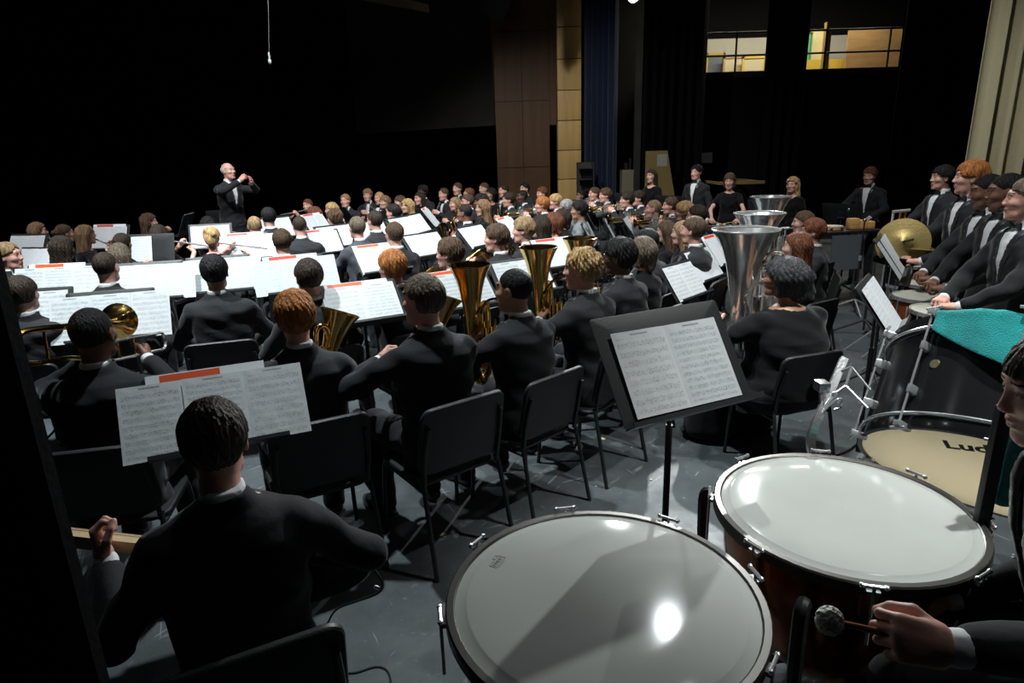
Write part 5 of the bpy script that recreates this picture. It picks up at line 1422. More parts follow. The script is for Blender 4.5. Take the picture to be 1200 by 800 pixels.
player('bow tied saxophonist with dark hair', 597, 224, 'sax', 'mop', 'darkbrown', 'rosy')
player('dark skinned saxophonist in a suit', 613, 221, 'sax', 'buzz', 'black', 'dark')
player('auburn haired player below the pillar', 634, 218, None, 'mop', 'auburn', 'light')
player('ginger haired trumpeter', 636, 229, 'trumpet', 'mop', 'ginger', 'rosy')
player('pale blond trumpeter', 651, 226, 'trumpet', 'mop', 'blond', 'rosy')
player('player in a grey knit cap', 662, 232, None, 'cap', 'grey', 'rosy', 'sweater')
player('stocky boy in a grey sweater', 677, 234, None, 'afro', 'black', 'tan', 'sweater', turn=10)
player('girl with short auburn hair', 647, 247, None, 'bob', 'auburn', 'light', 'dress', 'f')
player('dark haired player behind the auburn girl', 657, 243, None, 'bob', 'darkbrown', 'light', 'blouse', 'f')
# --- trumpets at the right
player('dark skinned girl with a trumpet', 681, 221, 'trumpet', 'bun', 'black', 'brown', 'blouse', 'f')
player('brown haired trumpeter with swept hair', 697, 218, 'trumpet', 'short', 'brown', 'rosy')
player('mop haired trumpeter in a charcoal suit', 710, 219, 'trumpet', 'mop', 'brown', 'rosy', 'grey')
player('trumpeter with a dark fringe', 736, 223, 'trumpet', 'mop', 'darkbrown', 'rosy')
player('bow tied trumpeter with dark brown hair', 749, 222, 'trumpet', 'mop', 'darkbrown', 'rosy')
player('trumpeter with a shaved head', 767, 232, 'trumpet', 'buzz', 'sandy', 'rosy', 'grey')
player('brown haired trumpeter beside the shaved head', 787, 229, 'trumpet', 'short', 'brown', 'rosy')
player('blond trumpeter at the row end', 803, 234, 'trumpet', 'mop', 'blond', 'rosy')
player('dark haired player behind the blond trumpeter', 815, 238, None, 'short', 'darkbrown', 'rosy')
player('brown haired boy with a visible ear', 811, 251, None, 'short', 'brown', 'rosy')
player('black haired player in front of the trumpets', 757, 264, None, 'buzz', 'black', 'brown')
player('light brown haired player below the black hair', 751, 275, None, 'bob', 'ashbrown', 'light', 'blouse', 'f')
player('girl with long chestnut hair', 779, 257, None, 'long', 'brown', 'light', 'blouse', 'f')
player('girl with long blond streaked hair', 798, 257, None, 'long', 'sandy', 'light', 'blouse', 'f')

gd = QUEUE[0]; gP = at(gd['px'], gd['py'], 1.34); gh = heading_to(gP[0], gP[1], CONDUCTOR.x, CONDUCTOR.y) + math.radians(gd['turn']); gR = Matrix.Rotation(gh, 3, 'Z')
gsc = gP[2] / 1.375; groot = Vector((gP[0], gP[1], 0)) - gR @ Vector((0, 0.045 * gsc, 0))
gw_ = gR.transposed() @ (Vector(atD(124, 655, 1.8)) - groot) / gsc; gn_ = gR.transposed() @ (Vector(atD(108, 634, 1.84)) - groot) / gsc
SEATED['guitar'].update(L=tuple(gw_ - Vector((0, 0.03, 0))), eh=((-0.25, -0.7, -0.9), (1, -0.55, -0.3)), fd=((-0.15, 0.35, 0.9), (-0.8, 0.5, -0.2)))
KITS['guitar'] = kit_guitar(Vector((0.2, 0.235, 0.7)), gn_)
flush_players()
# --- music stands whose pages show
def sp(key, px, py, zc, **kw): stand_px(key, px, py, zc, **kw)


music_stand(-1.195, 2.394, 0.96, 0.415, 'guitarist with short dark brown hair', pages=3, tilt=0.57, folder='o', near=True)
sp('black haired trombonist next to the side curtain', 131, 369, 1.0, pages=3, near=True, tilt=0.45)
sp('dark brown haired player low beside the curtain', 36, 366, 1.0, pages=2, near=True, tilt=0.45)
sp('crew cut man with a white collar', 69, 332, 1.0, pages=3, near=True, folder='o', tilt=0.45)
sp('black haired man in dark suit', 176, 329, 1.0, pages=3, tilt=0.45)
sp('strawberry blond flautist with pinned hair', 258, 321, 1.0, pages=3, tilt=0.45)
sp('brown haired player behind the ginger head', 347, 321, 1.0, pages=3, folder='r', tilt=0.5)
sp('fair crew cut clarinettist', 289, 289, 1.0, pages=3, folder='r', tilt=0.5)
sp('dark cropped clarinettist in profile', 377, 284, 1.0, pages=2, folder='r', tilt=0.6)
sp('clarinettist with glossy brown hair', 447, 303, 1.0, pages=2, folder='o', tilt=0.7)
sp('ginger haired baritone horn player', 426, 355, 1.03, pages=2, near=True, folder='o', tilt=0.8)
sp('brown haired baritone player beside the ginger one', 541, 340, 1.03, pages=2, near=True, folder='o', tilt=0.75)
sp('crop haired euphonium player', 614, 324, 1.03, pages=2, near=True, tilt=0.7, yaw=0.55)
sp('short ginger haired horn player', 500, 287, 1.03, pages=2, tilt=0.75)
sp('brown haired horn player with glasses', 558, 277, 1.03, pages=2, tilt=0.75)
sp('brown haired horn player in profile', 599, 266, 1.03, pages=2, tilt=0.75, folder='r')
sp('light brown haired horn player', 655, 297, 1.03, pages=2, tilt=0.7, folder='r', yaw=0.6)
music_stand(1.394, 5.03, 0.9, 0.82, 'tuba player with greying hair and glasses', pages=2, tilt=0.62, near=True)
sp('euphonium player with black hair and glasses', 824, 309, 0.95, pages=2, tilt=0.65, yaw=0.85)
sp('tuba player with long brown hair', 845, 292, 0.98, pages=2, tilt=0.65, yaw=0.85, folder='r')
sp('short brown haired tuba player', 855, 279, 0.98, pages=2, tilt=0.65, yaw=0.9)
sp('girl with long chestnut hair', 739, 266, 1.0, pages=2, tilt=0.6)
sp('girl with light brown shoulder hair', 177, 291, 1.02, pages=1, tilt=0.3, shift=-0.1)
sp('girl with long straight light brown hair', 129, 278, 1.05, pages=2, tilt=0.4, folder='r', yaw=-0.1)
sp('sandy haired boy at the curtain edge', 31, 290, 1.08, pages=2, tilt=0.5, yaw=-0.2)
sp('girl with long dark wavy hair', 42, 305, 1.0, pages=2, tilt=0.7, yaw=-0.2)
sp('girl with curly brown hair', 218, 263, 1.06, pages=2, tilt=0.4, folder='r')
sp('flautist with dark brown bob', 247, 277, 1.04, pages=2, tilt=0.4)
sp('black haired flautist beside the conductor desk', 262, 257, 1.05, pages=1, tilt=0.3)
sp('dark haired player below the conductor', 324, 267, 1.05, pages=2, tilt=0.5)
sp('brown haired clarinettist with black collar', 372, 262, 1.05, pages=2, tilt=0.6, folder='r')
sp('curly brown haired clarinettist with white collar', 405, 251, 1.05, pages=2, tilt=0.6)
sp('blond girl with a bob', 395, 277, 1.03, pages=2, tilt=0.6)
sp('charcoal suited clarinettist with greyish brown hair', 437, 272, 1.05, pages=2, tilt=0.6)
sp('girl with a light brown bob', 443, 252, 1.06, pages=2, tilt=0.6)
sp('black haired boy in front of the bushy blond', 473, 266, 1.05, pages=2, tilt=0.65)
sp('bushy blond haired girl', 490, 262, 1.05, pages=2, tilt=0.65)
sp('dark haired girl in the far saxophones', 505, 254, 1.06, pages=2, tilt=0.65, folder='r')
for k in ('bow tied clarinettist with brown hair', 'fair haired girl with a saxophone', 'bow tied saxophonist with dark hair', 'dark skinned saxophonist in a suit', 'mop haired trumpeter in a charcoal suit',
          'bow tied trumpeter with dark brown hair', 'trumpeter with a shaved head', 'brown haired trumpeter beside the shaved head', 'stocky boy in a grey sweater', 'brown haired trumpeter with swept hair'):
    loc, hd, sc = PLAYERS[k]; f = Matrix.Rotation(hd, 3, 'Z') @ Vector((0.02, 0.86, 0)); music_stand(loc[0] + f.x, loc[1] + f.y, 0.9, hd, k, pages=2, tilt=0.5)

# --- conductor on his podium
hdC = heading_to(0, 0, 0.86, -0.5)
podz = round(float(CD[2]) - 1.76, 3)
person((CONDUCTOR.x, CONDUCTOR.y, max(podz, 0.1)), hdC, 'balding conductor with raised hands on a podium', 'conduct', 'suit', 'm', 'ring', 'white', 'rosy', 1.0, nod=-4, yaw=10, lod='near', tie=False)
r = empty('podium', (CONDUCTOR.x, CONDUCTOR.y, 0), hdC); tag(r, 'low black podium under the conductor', 'podium')
MB().box((-0.5, -0.5, 0.03), (0.5, 0.5, max(podz, 0.1) - 0.012), bev=0.008).build('platform', STANDM, r)
MB().box((-0.5, -0.5, max(podz, 0.1) - 0.012), (0.5, 0.5, max(podz, 0.1)), bev=0.003).build('carpet_top', BLACKFAB, r)
for sx in (-1, 1):
    for sy in (-1, 1): MB().cyl((sx * 0.45, sy * 0.45, 0), (sx * 0.45, sy * 0.45, 0.04), 0.03).build('foot', RUBBER, r)
f = Matrix.Rotation(hdC, 3, 'Z') @ Vector((0.0, 0.78, 0))
music_stand(CONDUCTOR.x + f.x, CONDUCTOR.y + f.y, 1.12, hdC, 'balding conductor', pages=2, tilt=1.25, w=0.7, h=0.42, near=False)

# ================================================================ kettledrums, bass drum and percussion
HEADSKIN = mat('milky_drum_head', (0.5, 0.52, 0.49), 0.1, spec=0.25, var=(2.5, 0.06))
CREAMHEAD = mat('cream_drum_head', (0.8, 0.73, 0.58), 0.3)
_nt = CREAMHEAD.node_tree; _tr = _nt.nodes.new('ShaderNodeBsdfTranslucent'); _tr.inputs[0].default_value = (0.95, 0.88, 0.72, 1); _mx = _nt.nodes.new('ShaderNodeMixShader'); _mx.inputs[0].default_value = 0.7
_nt.links.new(_nt.nodes['Principled BSDF'].outputs[0], _mx.inputs[1]); _nt.links.new(_tr.outputs[0], _mx.inputs[2]); _nt.links.new(_mx.outputs[0], _nt.nodes['Material Output'].inputs[0])
COPPERB = mat('polished_copper_bowl', (0.3, 0.105, 0.045), 0.2, 0.9, var=(5, 0.3), bump=(5, 0.12))
HOOPM = mat('grey_steel_hoop', (0.12, 0.115, 0.105), 0.35, 0.8)
PRINT = mat('grey_head_print', (0.12, 0.12, 0.12), 0.5)


def timpani(cx, cy, R, zh, label, logo_px, a0=0.3):
    r = empty('kettledrum', (cx, cy, 0)); tag(r, label, 'kettledrum')
    Rb = R - 0.035
    prof = [(0.02, 0.24)] + [(Rb * math.sin(t), zh - 0.07 - (zh - 0.33) * math.cos(t) ** 1.0) for t in np.linspace(0.12, PI / 2, 14)] + [(Rb, zh - 0.012), (Rb - 0.006, zh - 0.012)]
    MB().lathe(prof, seg=48).build('bowl', COPPERB, r)
    hd = MB().lathe([(0.001, zh), (R * 0.5, zh), (R * 0.86, zh), (R * 0.872, zh - 0.0012), (R * 0.885, zh - 0.0035), (R - 0.02, zh - 0.0075)], seg=64).build('drum_head', HEADSKIN, r, smooth=60)
    MB().lathe([(R - 0.024, zh - 0.012), (R - 0.024, zh - 0.004), (R - 0.02, zh - 0.001), (R - 0.004, zh - 0.001), (R, zh - 0.006), (R, zh - 0.034), (R - 0.024, zh - 0.034), (R - 0.024, zh - 0.012)], seg=64).build('counter_hoop', HOOPM, r)
    # maker's mark printed on the head: a framed oblong with a small crest
    P = at(*logo_px, zh); lx, ly = P[0] - cx, P[1] - cy; an = math.atan2(ly, lx); M = Matrix.Translation((lx, ly, zh + 0.0004)) @ Matrix.Rotation(an - PI / 2, 4, 'Z')
    lg = MB()
    for (x0, y0, x1, y1) in ((-0.026, -0.011, 0.026, -0.0098), (-0.026, 0.0098, 0.026, 0.011), (-0.026, -0.011, -0.0248, 0.011), (0.0248, -0.011, 0.026, 0.011), (0.004, 0.011, 0.005, 0.019), (0.021, 0.011, 0.022, 0.019), (0.004, 0.018, 0.022, 0.019),
                             (-0.02, -0.005, -0.016, 0.005), (-0.012, -0.005, -0.006, 0.005), (-0.002, -0.005, 0.006, 0.005), (0.01, -0.005, 0.019, 0.005), (-0.022, -0.0155, 0.012, -0.0145)):
        lg.box((x0, y0, -0.0003), (x1, y1, 0.0003), rot=M)
    lo_ = lg.build('printed_mark', PRINT, hd, smooth=0); lo_['kind'] = 'stuff'
    for k in range(8):
        a = a0 + k * PI / 4; c, s_ = math.cos(a), math.sin(a); rr = R + 0.012
        lug = MB().cyl((rr * c, rr * s_, zh - 0.17), (rr * c, rr * s_, zh + 0.004), 0.0045, seg=8)
        lug.cyl((rr * c - 0.028 * s_, rr * s_ + 0.028 * c, zh + 0.004), (rr * c + 0.028 * s_, rr * s_ - 0.028 * c, zh + 0.004), 0.005, seg=8)
        lug.ball((rr * c - 0.028 * s_, rr * s_ + 0.028 * c, zh + 0.004), 0.0075, 8).ball((rr * c + 0.028 * s_, rr * s_ - 0.028 * c, zh + 0.004), 0.0075, 8)
        lug.box((-0.012, -0.016, zh - 0.024), (0.018, 0.016, zh - 0.012), rot=Matrix.Translation(((R - 0.004) * c, (R - 0.004) * s_, 0)) @ Matrix.Rotation(a, 4, 'Z'))
        lug.build('tension_handle', CHROME, r)
    for k in range(4):
        a = a0 + 0.4 + k * PI / 2; c, s_ = math.cos(a), math.sin(a)
        q = lambda rr_, z: (rr_ * c, rr_ * s_, z)
        st = spline([q(R + 0.0, zh - 0.1), q(R + 0.045, zh - 0.085), q(R + 0.055, zh - 0.16), q(R + 0.03, zh - 0.4), q(R * 0.72, 0.16), q(R * 0.62, 0.1)], 5)
        MB().tube(st, 0.02, 8).build('strut', STANDM, r)
        MB().cyl(q(R * 0.75, 0.16), q(R * 0.85, 0.03), 0.014, seg=8).cyl(q(R * 0.85 - 0.0, 0.03), q(R * 0.85, 0.0), 0.028, seg=10).build('caster', RUBBER, r)
    MB().lathe([(R * 0.55, 0.07), (R * 0.68, 0.07), (R * 0.68, 0.12), (R * 0.55, 0.12), (R * 0.55, 0.07)], seg=36).build('base_ring', STANDM, r)
    MB().cyl((0, 0, 0.1), (0, 0, 0.3), 0.02).cyl((0, 0, 0.18), (0.1, -0.15, 0.1), 0.012).build('pull_rod', CHROME, r)
    pdl = Matrix.Translation((0.1, -R * 0.75, 0.08)) @ Matrix.Rotation(0.35, 4, 'X')
    MB().box((-0.06, -0.16, -0.012), (0.06, 0.16, 0.012), rot=pdl, bev=0.006).build('pedal', CHROME, r)
    for sx in (-0.08, 0.08): MB().cyl((0.1 + sx, -R * 0.55, 0.1), (0.1 + sx * 0.6, -R * 0.3, 0.33), 0.007, seg=8).build('linkage', CHROME, r)
    return r


timpani(0.21, 1.35, 0.396, 0.84, 'large copper kettledrum with milky head before the near music stand', (583, 658), 0.15)
timpani(0.993, 1.715, 0.376, 0.84, 'copper kettledrum beside the bass drum, milky head and grey hoop', (952, 536), 0.5)

# near stand between the kettledrums and the players
music_stand(0.564, 2.109, 1.2, 0.45, 'kettledrum player', pages=2, tilt=0.6, near=True, w=0.56, h=0.39, dz=0.02, shift=0.0)

# ---- bass drum, tilted
bc, bn, BR, BL = Vector((1.78, 2.13, 0.68)), Vector((0.453, 0.471, 0.757)).normalized(), 0.45, 0.46
bx_ = Vector((bn.y, -bn.x, 0)).normalized(); by_ = bn.cross(bx_)
BM = Matrix.Identity(4)
for i in range(3): BM[i][0], BM[i][1], BM[i][2], BM[i][3] = bx_[i], by_[i], bn[i], bc[i]
bd = empty('bass_drum'); bd.matrix_world = BM; tag(bd, 'large dark bass drum tilted on a chrome stand', 'bass drum')
SHELL = mat('dark_polished_shell', (0.055, 0.06, 0.063), 0.2, 0.75, var=(2.2, 0.25))
MB().lathe([(BR, 0.03), (BR, BL - 0.03)], seg=72).build('shell', SHELL, bd); MB().lathe([(BR - 0.007, 0.03), (BR - 0.007, BL - 0.03)], seg=72).build('shell_lining', mat('white_shell_lining', (0.8, 0.78, 0.72), 0.6), bd)
for z0, z1 in ((-0.005, 0.045), (BL - 0.045, BL + 0.005)):
    MB().lathe([(BR - 0.012, z0), (BR + 0.006, z0), (BR + 0.008, (z0 + z1) / 2), (BR + 0.006, z1), (BR - 0.012, z1), (BR - 0.012, z0)], seg=72).build('hoop', mat('black_lacquered_hoop', (0.012, 0.012, 0.013), 0.15, coat=0.5), bd)
for z in (0.05, BL - 0.05): MB().lathe([(BR + 0.011 + 0.006 * math.cos(a), z + 0.006 * math.sin(a)) for a in np.linspace(0, 2 * PI, 9)], seg=72).build('metal_band', CHROME, bd)
lh = MB().lathe([(BR - 0.012, -0.001), (BR * 0.6, 0.0), (0.001, 0.0)], seg=64).build('drum_head', CREAMHEAD, bd)
MB().lathe([(0.001, BL), (BR * 0.6, BL), (BR - 0.012, BL + 0.001)], seg=64).build('drum_head', CREAMHEAD, bd)
for k in range(10):
    a = 0.35 + k * 2 * PI / 10; c, s_ = math.cos(a), math.sin(a); rr = BR + 0.03; q = lambda r2, z: (r2 * c, r2 * s_, z)
    rod = MB().cyl(q(rr, -0.02), q(rr, BL + 0.02), 0.0042, seg=8)
    o = rod.build('tension_rod', CHROME, bd)
    for z, sg in ((0.0, 1), (BL, -1)):
        Mk = Matrix.Rotation(a, 4, 'Z')
        MB().box((BR - 0.02, -0.014, z - 0.013 * (1 if sg > 0 else 1)), (rr + 0.012, 0.014, z + 0.008), rot=Mk, bev=0.003).cyl(tuple(Mk @ Vector((rr, -0.03, z - 0.018 * sg))), tuple(Mk @ Vector((rr, 0.03, z - 0.018 * sg))), 0.0055, seg=8).build('claw', CHROME, o)
    for z in (0.14, BL - 0.14): MB().box((BR - 0.002, -0.008, z - 0.017), (rr + 0.006, 0.008, z + 0.017), rot=Matrix.Rotation(a, 4, 'Z'), bev=0.004).build('lug', CHROME, o)
MB().lathe([(0.001, 0.004), (0.016, 0.004), (0.018, 0.0)], Matrix.Rotation(-2.35 + PI * 0 + 0.28, 4, 'Z') @ Matrix.Translation((BR, 0, BL * 0.55)) @ Matrix.Rotation(PI / 2, 4, 'Y'), 16).build('badge', mat('brass_badge', (0.6, 0.5, 0.3), 0.3, 0.8), bd)


def on_head(px, py):
    d = Vector(ray(px, py)); o_ = Vector(CAM); t = (bc - o_).dot(bn) / d.dot(bn); return o_ + d * t


tA, tB = on_head(1108, 524), on_head(1165, 531); tx = (tB - tA).normalized(); tn = -bn; ty = tn.cross(tx)
fc = bpy.data.curves.new('lettering', 'FONT'); fc.body = 'Ludwig'; fc.size = 0.1; fc.extrude = 0.0004; fc.offset = 0.003; fc.shear = 0.25
fo_ = bpy.data.objects.new('lettering', fc); COL.objects.link(fo_)
dg = bpy.context.evaluated_depsgraph_get(); dg.update()
tm = bpy.data.meshes.new_from_object(fo_.evaluated_get(dg)); bpy.data.objects.remove(fo_); tm.materials.clear(); tm.materials.append(mat('black_head_print', (0.02, 0.02, 0.02), 0.5))
to = bpy.data.objects.new('lettering', tm); COL.objects.link(to)
TM = Matrix.Identity(4); tp = tA + tn * 0.0012
for i in range(3): TM[i][0], TM[i][1], TM[i][2], TM[i][3] = tx[i], ty[i], tn[i], tp[i]
bpy.context.view_layer.update()
to.parent = lh; to.matrix_parent_inverse = Matrix.Identity(4); to.matrix_local = BM.inverted() @ TM
to['label'] = 'black maker lettering'

# chrome stand of the bass drum
bs = empty('bass_drum_stand', (1.95, 2.3, 0)); tag(bs, 'chrome tilting frame stand holding the bass drum', 'drum stand'); o0 = Vector((1.95, 2.3, 0))
pts = [Vector(atD(989, 420, 2.62)), Vector(atD(972, 460, 2.55)), Vector(atD(955, 497, 2.5)), Vector(atD(950, 520, 2.5)), Vector(atD(957, 548, 2.52))]
pl = [p_ - o0 for p_ in spline(pts, 5)]
fr = MB()
for i, p_ in enumerate(pl):
    t_ = (pl[min(i + 1, len(pl) - 1)] - pl[max(i - 1, 0)]).normalized(); x_ = Vector(RIGHT).cross(t_).normalized(); y_ = t_.cross(x_)
    for sx, sy in ((-1, -1), (1, -1), (1, 1), (-1, 1)): fr.v.append(tuple(p_ + y_ * sx * 0.0145 + x_ * sy * 0.012))
n_ = len(pl)
for i in range(n_ - 1):
    for k in range(4): fr.f.append([i * 4 + k, i * 4 + (k + 1) % 4, (i + 1) * 4 + (k + 1) % 4, (i + 1) * 4 + k])
fr.f.append([3, 2, 1, 0]); fr.f.append([(n_ - 1) * 4 + k for k in range(4)])
fr.build('frame_arm', mat('bright_brushed_chrome', (0.78, 0.8, 0.8), 0.28, 0.9, bump=(90, 0.1)), bs, smooth=0)
e_ = pl[-1]
MB().tube(spline([e_, e_ + Vector((0.05, 0.02, -0.12)), e_ + Vector((0.2, 0.1, -0.3)), Vector((0.0, 0.0, 0.12))], 5), 0.016, 10).build('lower_arm', CHROME, bs)
MB().cyl((0, 0, 0.1), (0, 0, 0.34), 0.025).build('centre_post', CHROME, bs)
for k in range(4):
    a = 0.4 + k * PI / 2; MB().cyl((0, 0, 0.12), (0.42 * math.cos(a), 0.42 * math.sin(a), 0.03), 0.015, seg=8).build('leg', CHROME, bs); MB().cyl((0.42 * math.cos(a), 0.42 * math.sin(a), 0.0), (0.42 * math.cos(a), 0.42 * math.sin(a), 0.05), 0.03).build('caster', RUBBER, bs)
lugp = [Vector(atD(1020, 457, 2.5)) - o0, Vector(atD(1017, 478, 2.47)) - o0]; h1 = [Vector(atD(998, 430, 2.56)) - o0, Vector(atD(991, 452, 2.54)) - o0]
MB().tube([pl[2], h1[0]], 0.006, 8).tube([h1[0], lugp[0]], 0.0045, 8).build('suspension_link', CHROME, bs); MB().tube([pl[6], h1[1]], 0.006, 8).tube([h1[1], lugp[1]], 0.0045, 8).build('suspension_link', CHROME, bs)
MB().tube([h1[0], h1[1]], 0.006, 8).build('link_bar', CHROME, bs)
kp = Vector(atD(978, 462, 2.52)) - o0; MB().tube([pl[8], kp], 0.007, 8).ball(tuple(kp), 0.013, 10).build('wing_knob', CHROME, bs)
hp = Vector(atD(975, 472, 2.5)) - o0; MB().tube(spline([pl[9], hp, hp + Vector((0.035, 0.0, 0.015)), hp + Vector((0.035, 0, -0.02)), hp + Vector((0.01, 0, -0.03))], 4), 0.0045, 6).build('hook', CHROME, bs)
bp_ = Vector(atD(963, 452, 2.56)) - o0; MB().box(tuple(bp_ - Vector((0.022, 0.03, 0.02))), tuple(bp_ + Vector((0.022, 0.03, 0.02))), bev=0.004).tube([tuple(bp_), tuple(pl[7])], 0.014, 8).build('clamp_block', DULLSTEEL, bs)

# teal towel over the upper rim
cdir = Vector(CAM) - (bc + bn * BL); cdir -= bn * cdir.dot(bn); ca = math.atan2(cdir.dot(by_), cdir.dot(bx_))


def towel_fn(u, v):
    best = TOW0 + (TOW1 - TOW0) * u
    reach = 0.235 * (1 - min(1, abs(2 * (u - 0.4))) ** 1.25 * 0.8)
    s_ = v * (0.3 + reach); wv = 0.008 * math.sin(9 * u + 3 * v) + 0.006 * math.sin(17 * u - 4 * v)
    a = ca + best
    if s_ < 0.3: rr_, zz = BR + 0.012 - 0.3 + s_, BL + 0.012 + wv * 0.8
    else: rr_, zz = BR + 0.028 + wv + 0.012 * (s_ - 0.3) / 0.2, BL + 0.012 - (s_ - 0.3)
    if 0.27 < s_ <= 0.33: rr_ += 0.006; zz -= 0.0
    return (rr_ * math.cos(a), rr_ * math.sin(a), zz)


tcand = []
for s_ in (1, -1):
    P_ = BM @ Vector(((BR) * math.cos(ca + s_ * 0.5), BR * math.sin(ca + s_ * 0.5), BL)); tcand.append((P_ - Vector(CAM)).dot(Vector(RIGHT)))
TOW0, TOW1 = (-0.62, 0.85) if tcand[0] > tcand[1] else (0.62, -0.85)
tw = MB().grid(towel_fn, 30, 22).build('towel', TEAL, smooth=80); tw.matrix_world = BM; tag(tw, 'teal towel draped over the upper rim of the bass drum', 'towel')
sm_ = tw.modifiers.new('thickness', 'SOLIDIFY'); sm_.thickness = 0.006; sm_.offset = 1.0
sm_ = tw.modifiers.new('soft', 'SUBSURF'); sm_.levels = 1; sm_.render_levels = 1

# upright post with a second towel next to the kettledrum player
ps = Vector(atD(1150, 612, 1.86)); pt = Vector(atD(1172, 500, 1.86)); tr = empty('towel_stand', (ps.x, ps.y, 0)); tag(tr, 'black flat post stand between bass drum and kettledrum player', 'stand')
MB().box((-0.02, -0.012, 0.03), (0.02, 0.012, pt.z + 0.1 - 0.0), bev=0.004).build('post', STANDM, tr); MB().box((-0.16, -0.13, 0), (0.16, 0.13, 0.03), bev=0.008).build('base', STANDM, tr)
MB().cyl((0, 0.0, pt.z + 0.09), (0.3, 0.12, pt.z + 0.09), 0.009, seg=8).build('cross_arm', STANDM, tr)
zt2 = pt.z + 0.1
tw2 = MB().grid(lambda u, v: (0.02 + 0.24 * u, 0.008 + 0.1 * u + (0.03 if v > 0.5 else -0.022) + 0.012 * math.sin(12 * u), zt2 + 0.004 - abs(v - 0.5) * 2 * (0.3 + 0.03 * math.sin(7 * u)) if abs(v - 0.5) > 0.04 else zt2 + 0.006), 16, 24)
o = tw2.build('towel', TEAL, smooth=80); o.location = (ps.x, ps.y, 0); tag(o, 'teal towel hanging from the flat post stand', 'towel')
sm_ = o.modifiers.new('thickness', 'SOLIDIFY'); sm_.thickness = 0.006

# ---- kettledrum player on a stool
hp3 = Vector(atD(1252, 454, 1.36)); hdT = heading_to(0, 0, -0.93, 0.36); zoff = hp3.z - 1.235
RT = Matrix.Rotation(hdT, 3, 'Z'); rootT = Vector((hp3.x, hp3.y, 0)) - RT @ Vector((0, 0.19, 0)); rootT.z = zoff
grip = Vector(atD(1054, 745, 1.12)); ma = Vector(atD(972, 727, 1.13)); yd = (ma - grip).normalized(); zd_ = Vector((-0.2, -0.8, 0.55)); zd_ = (zd_ - yd * zd_.dot(yd)).normalized()
wr = grip - yd * 0.075 + zd_ * 0.02; lw = RT.transposed() @ (wr - rootT)
SEATED['stool'].update(L=(lw.x, lw.y - 0.06, lw.z), R=(0.1, 0.24, 0.6), fd=(tuple(RT.transposed() @ yd), (0, 0.96, -0.1)), eh=((-0.5, -0.9, -0.6), (0.3, -1, -0.6)), bz=tuple(RT.transposed() @ zd_))
person(tuple(rootT), hdT, 'kettledrum player in a black suit holding a felt mallet', 'stool', 'suit', 'm', 'mop', 'darkbrown', 'rosy', 1.0, yaw=6, nod=12, lod='near')
sl = empty('stool', (rootT.x, rootT.y, 0)); tag(sl, 'black round stool under the kettledrum player', 'stool'); sz = zoff + 0.44
MB().lathe([(0.001, sz - 0.06), (0.16, sz - 0.06), (0.175, sz - 0.045), (0.175, sz - 0.015), (0.16, sz - 0.002), (0.001, sz)], seg=28).build('seat', RUBBER, sl)
MB().cyl((0, 0, 0.2), (0, 0, sz - 0.05), 0.018).build('post', CHROME, sl)
for k in range(3): a = k * 2 * PI / 3; MB().cyl((0, 0, 0.3), (0.24 * math.cos(a), 0.24 * math.sin(a), 0.0), 0.011, seg=8).build('leg', CHROME, sl)
mb_ = grip + (grip - ma).normalized() * 0.12; ml = empty('timpani_mallet', tuple(mb_)); tag(ml, 'wooden mallet with a white felt head held over the kettledrum', 'mallet')
dm = (mb_ - ma).normalized()
MB().tube([tuple(ma - mb_ + dm * 0.01), (0, 0, 0)], [0.006, 0.0075], 10).build('shaft', WOODR, ml)
fv = sdf_mesh([('ell', (0, 0, 0), (0.024, 0.022, 0.027), 0.01)], 0.003, lambda F, P: F + 0.0022 * np.sin(420 * P[0]) * np.sin(390 * P[1] + 1) * np.sin(400 * P[2]))
part('felt_head', np_mesh('felt_head', fv[0], fv[1], FELT), ml, Matrix.Translation(ma - mb_))

# ---- the standing row at the right
def standing(key, px, py, depth, hair, hcol, skin, pose='folded', outfit='suit', sex='m', face=(-1, -0.1), yaw=0, nod=0, lod='far', tie=True):
    P = atD(px, py, depth); sc = max(0.82, min(1.06, P[2] / 1.765)); hd = heading_to(0, 0, *face)
    off = Matrix.Rotation(hd, 3, 'Z') @ Vector((0, 0.04, 0)); loc = (P[0] - off.x, P[1] - off.y, 0)
    person(loc, hd, '%s, standing %s' % (key, OUT[outfit]), pose, outfit, sex, hair, hcol, skin, sc, yaw, nod, lod, None, tie=tie)
    PLAYERS[key] = (loc, hd, sc); return loc, hd, sc


standing('percussionist with straight black hair by the cymbals', 1107, 193, 6.3, 'mop', 'black', 'light', face=(-1, -0.1), yaw=-14, lod='near')
standing('percussionist with bushy ginger hair', 1142, 187, 4.75, 'mop', 'ginger', 'rosy', face=(-1, 0.05), yaw=-24, lod='near')
standing('brown skinned percussionist with short black hair', 1164, 201, 4.3, 'buzz', 'black', 'brown', face=(-1, 0.05), yaw=-24, nod=10, lod='near')
standing('black haired percussionist half hidden by his neighbours', 1186, 200, 3.95, 'buzz', 'black', 'brown', face=(-1, 0.05), yaw=-26, nod=6, lod='near')
standing('brown haired percussionist behind the bass drum', 1210, 206, 3.5, 'short', 'ashbrown', 'rosy', face=(-1, 0.08), yaw=-28, lod='near')
B_ = (-0.75, -0.66)
e1 = standing('standing girl with long dark hair by the flat', 763, 198, 10.9, 'long', 'darkbrown', 'light', 'sides', 'dress', 'f', B_)
e2 = standing('bow tied boy with curly dark hair', 816, 193, 10.2, 'curly', 'black', 'rosy', 'sides', 'suit', 'm', B_)
e3 = standing('girl with brown fringe playing with mallets', 856, 202, 9.2, 'bob', 'brown', 'light', 'mallets', 'dress', 'f', (-0.45, -0.9), nod=8)
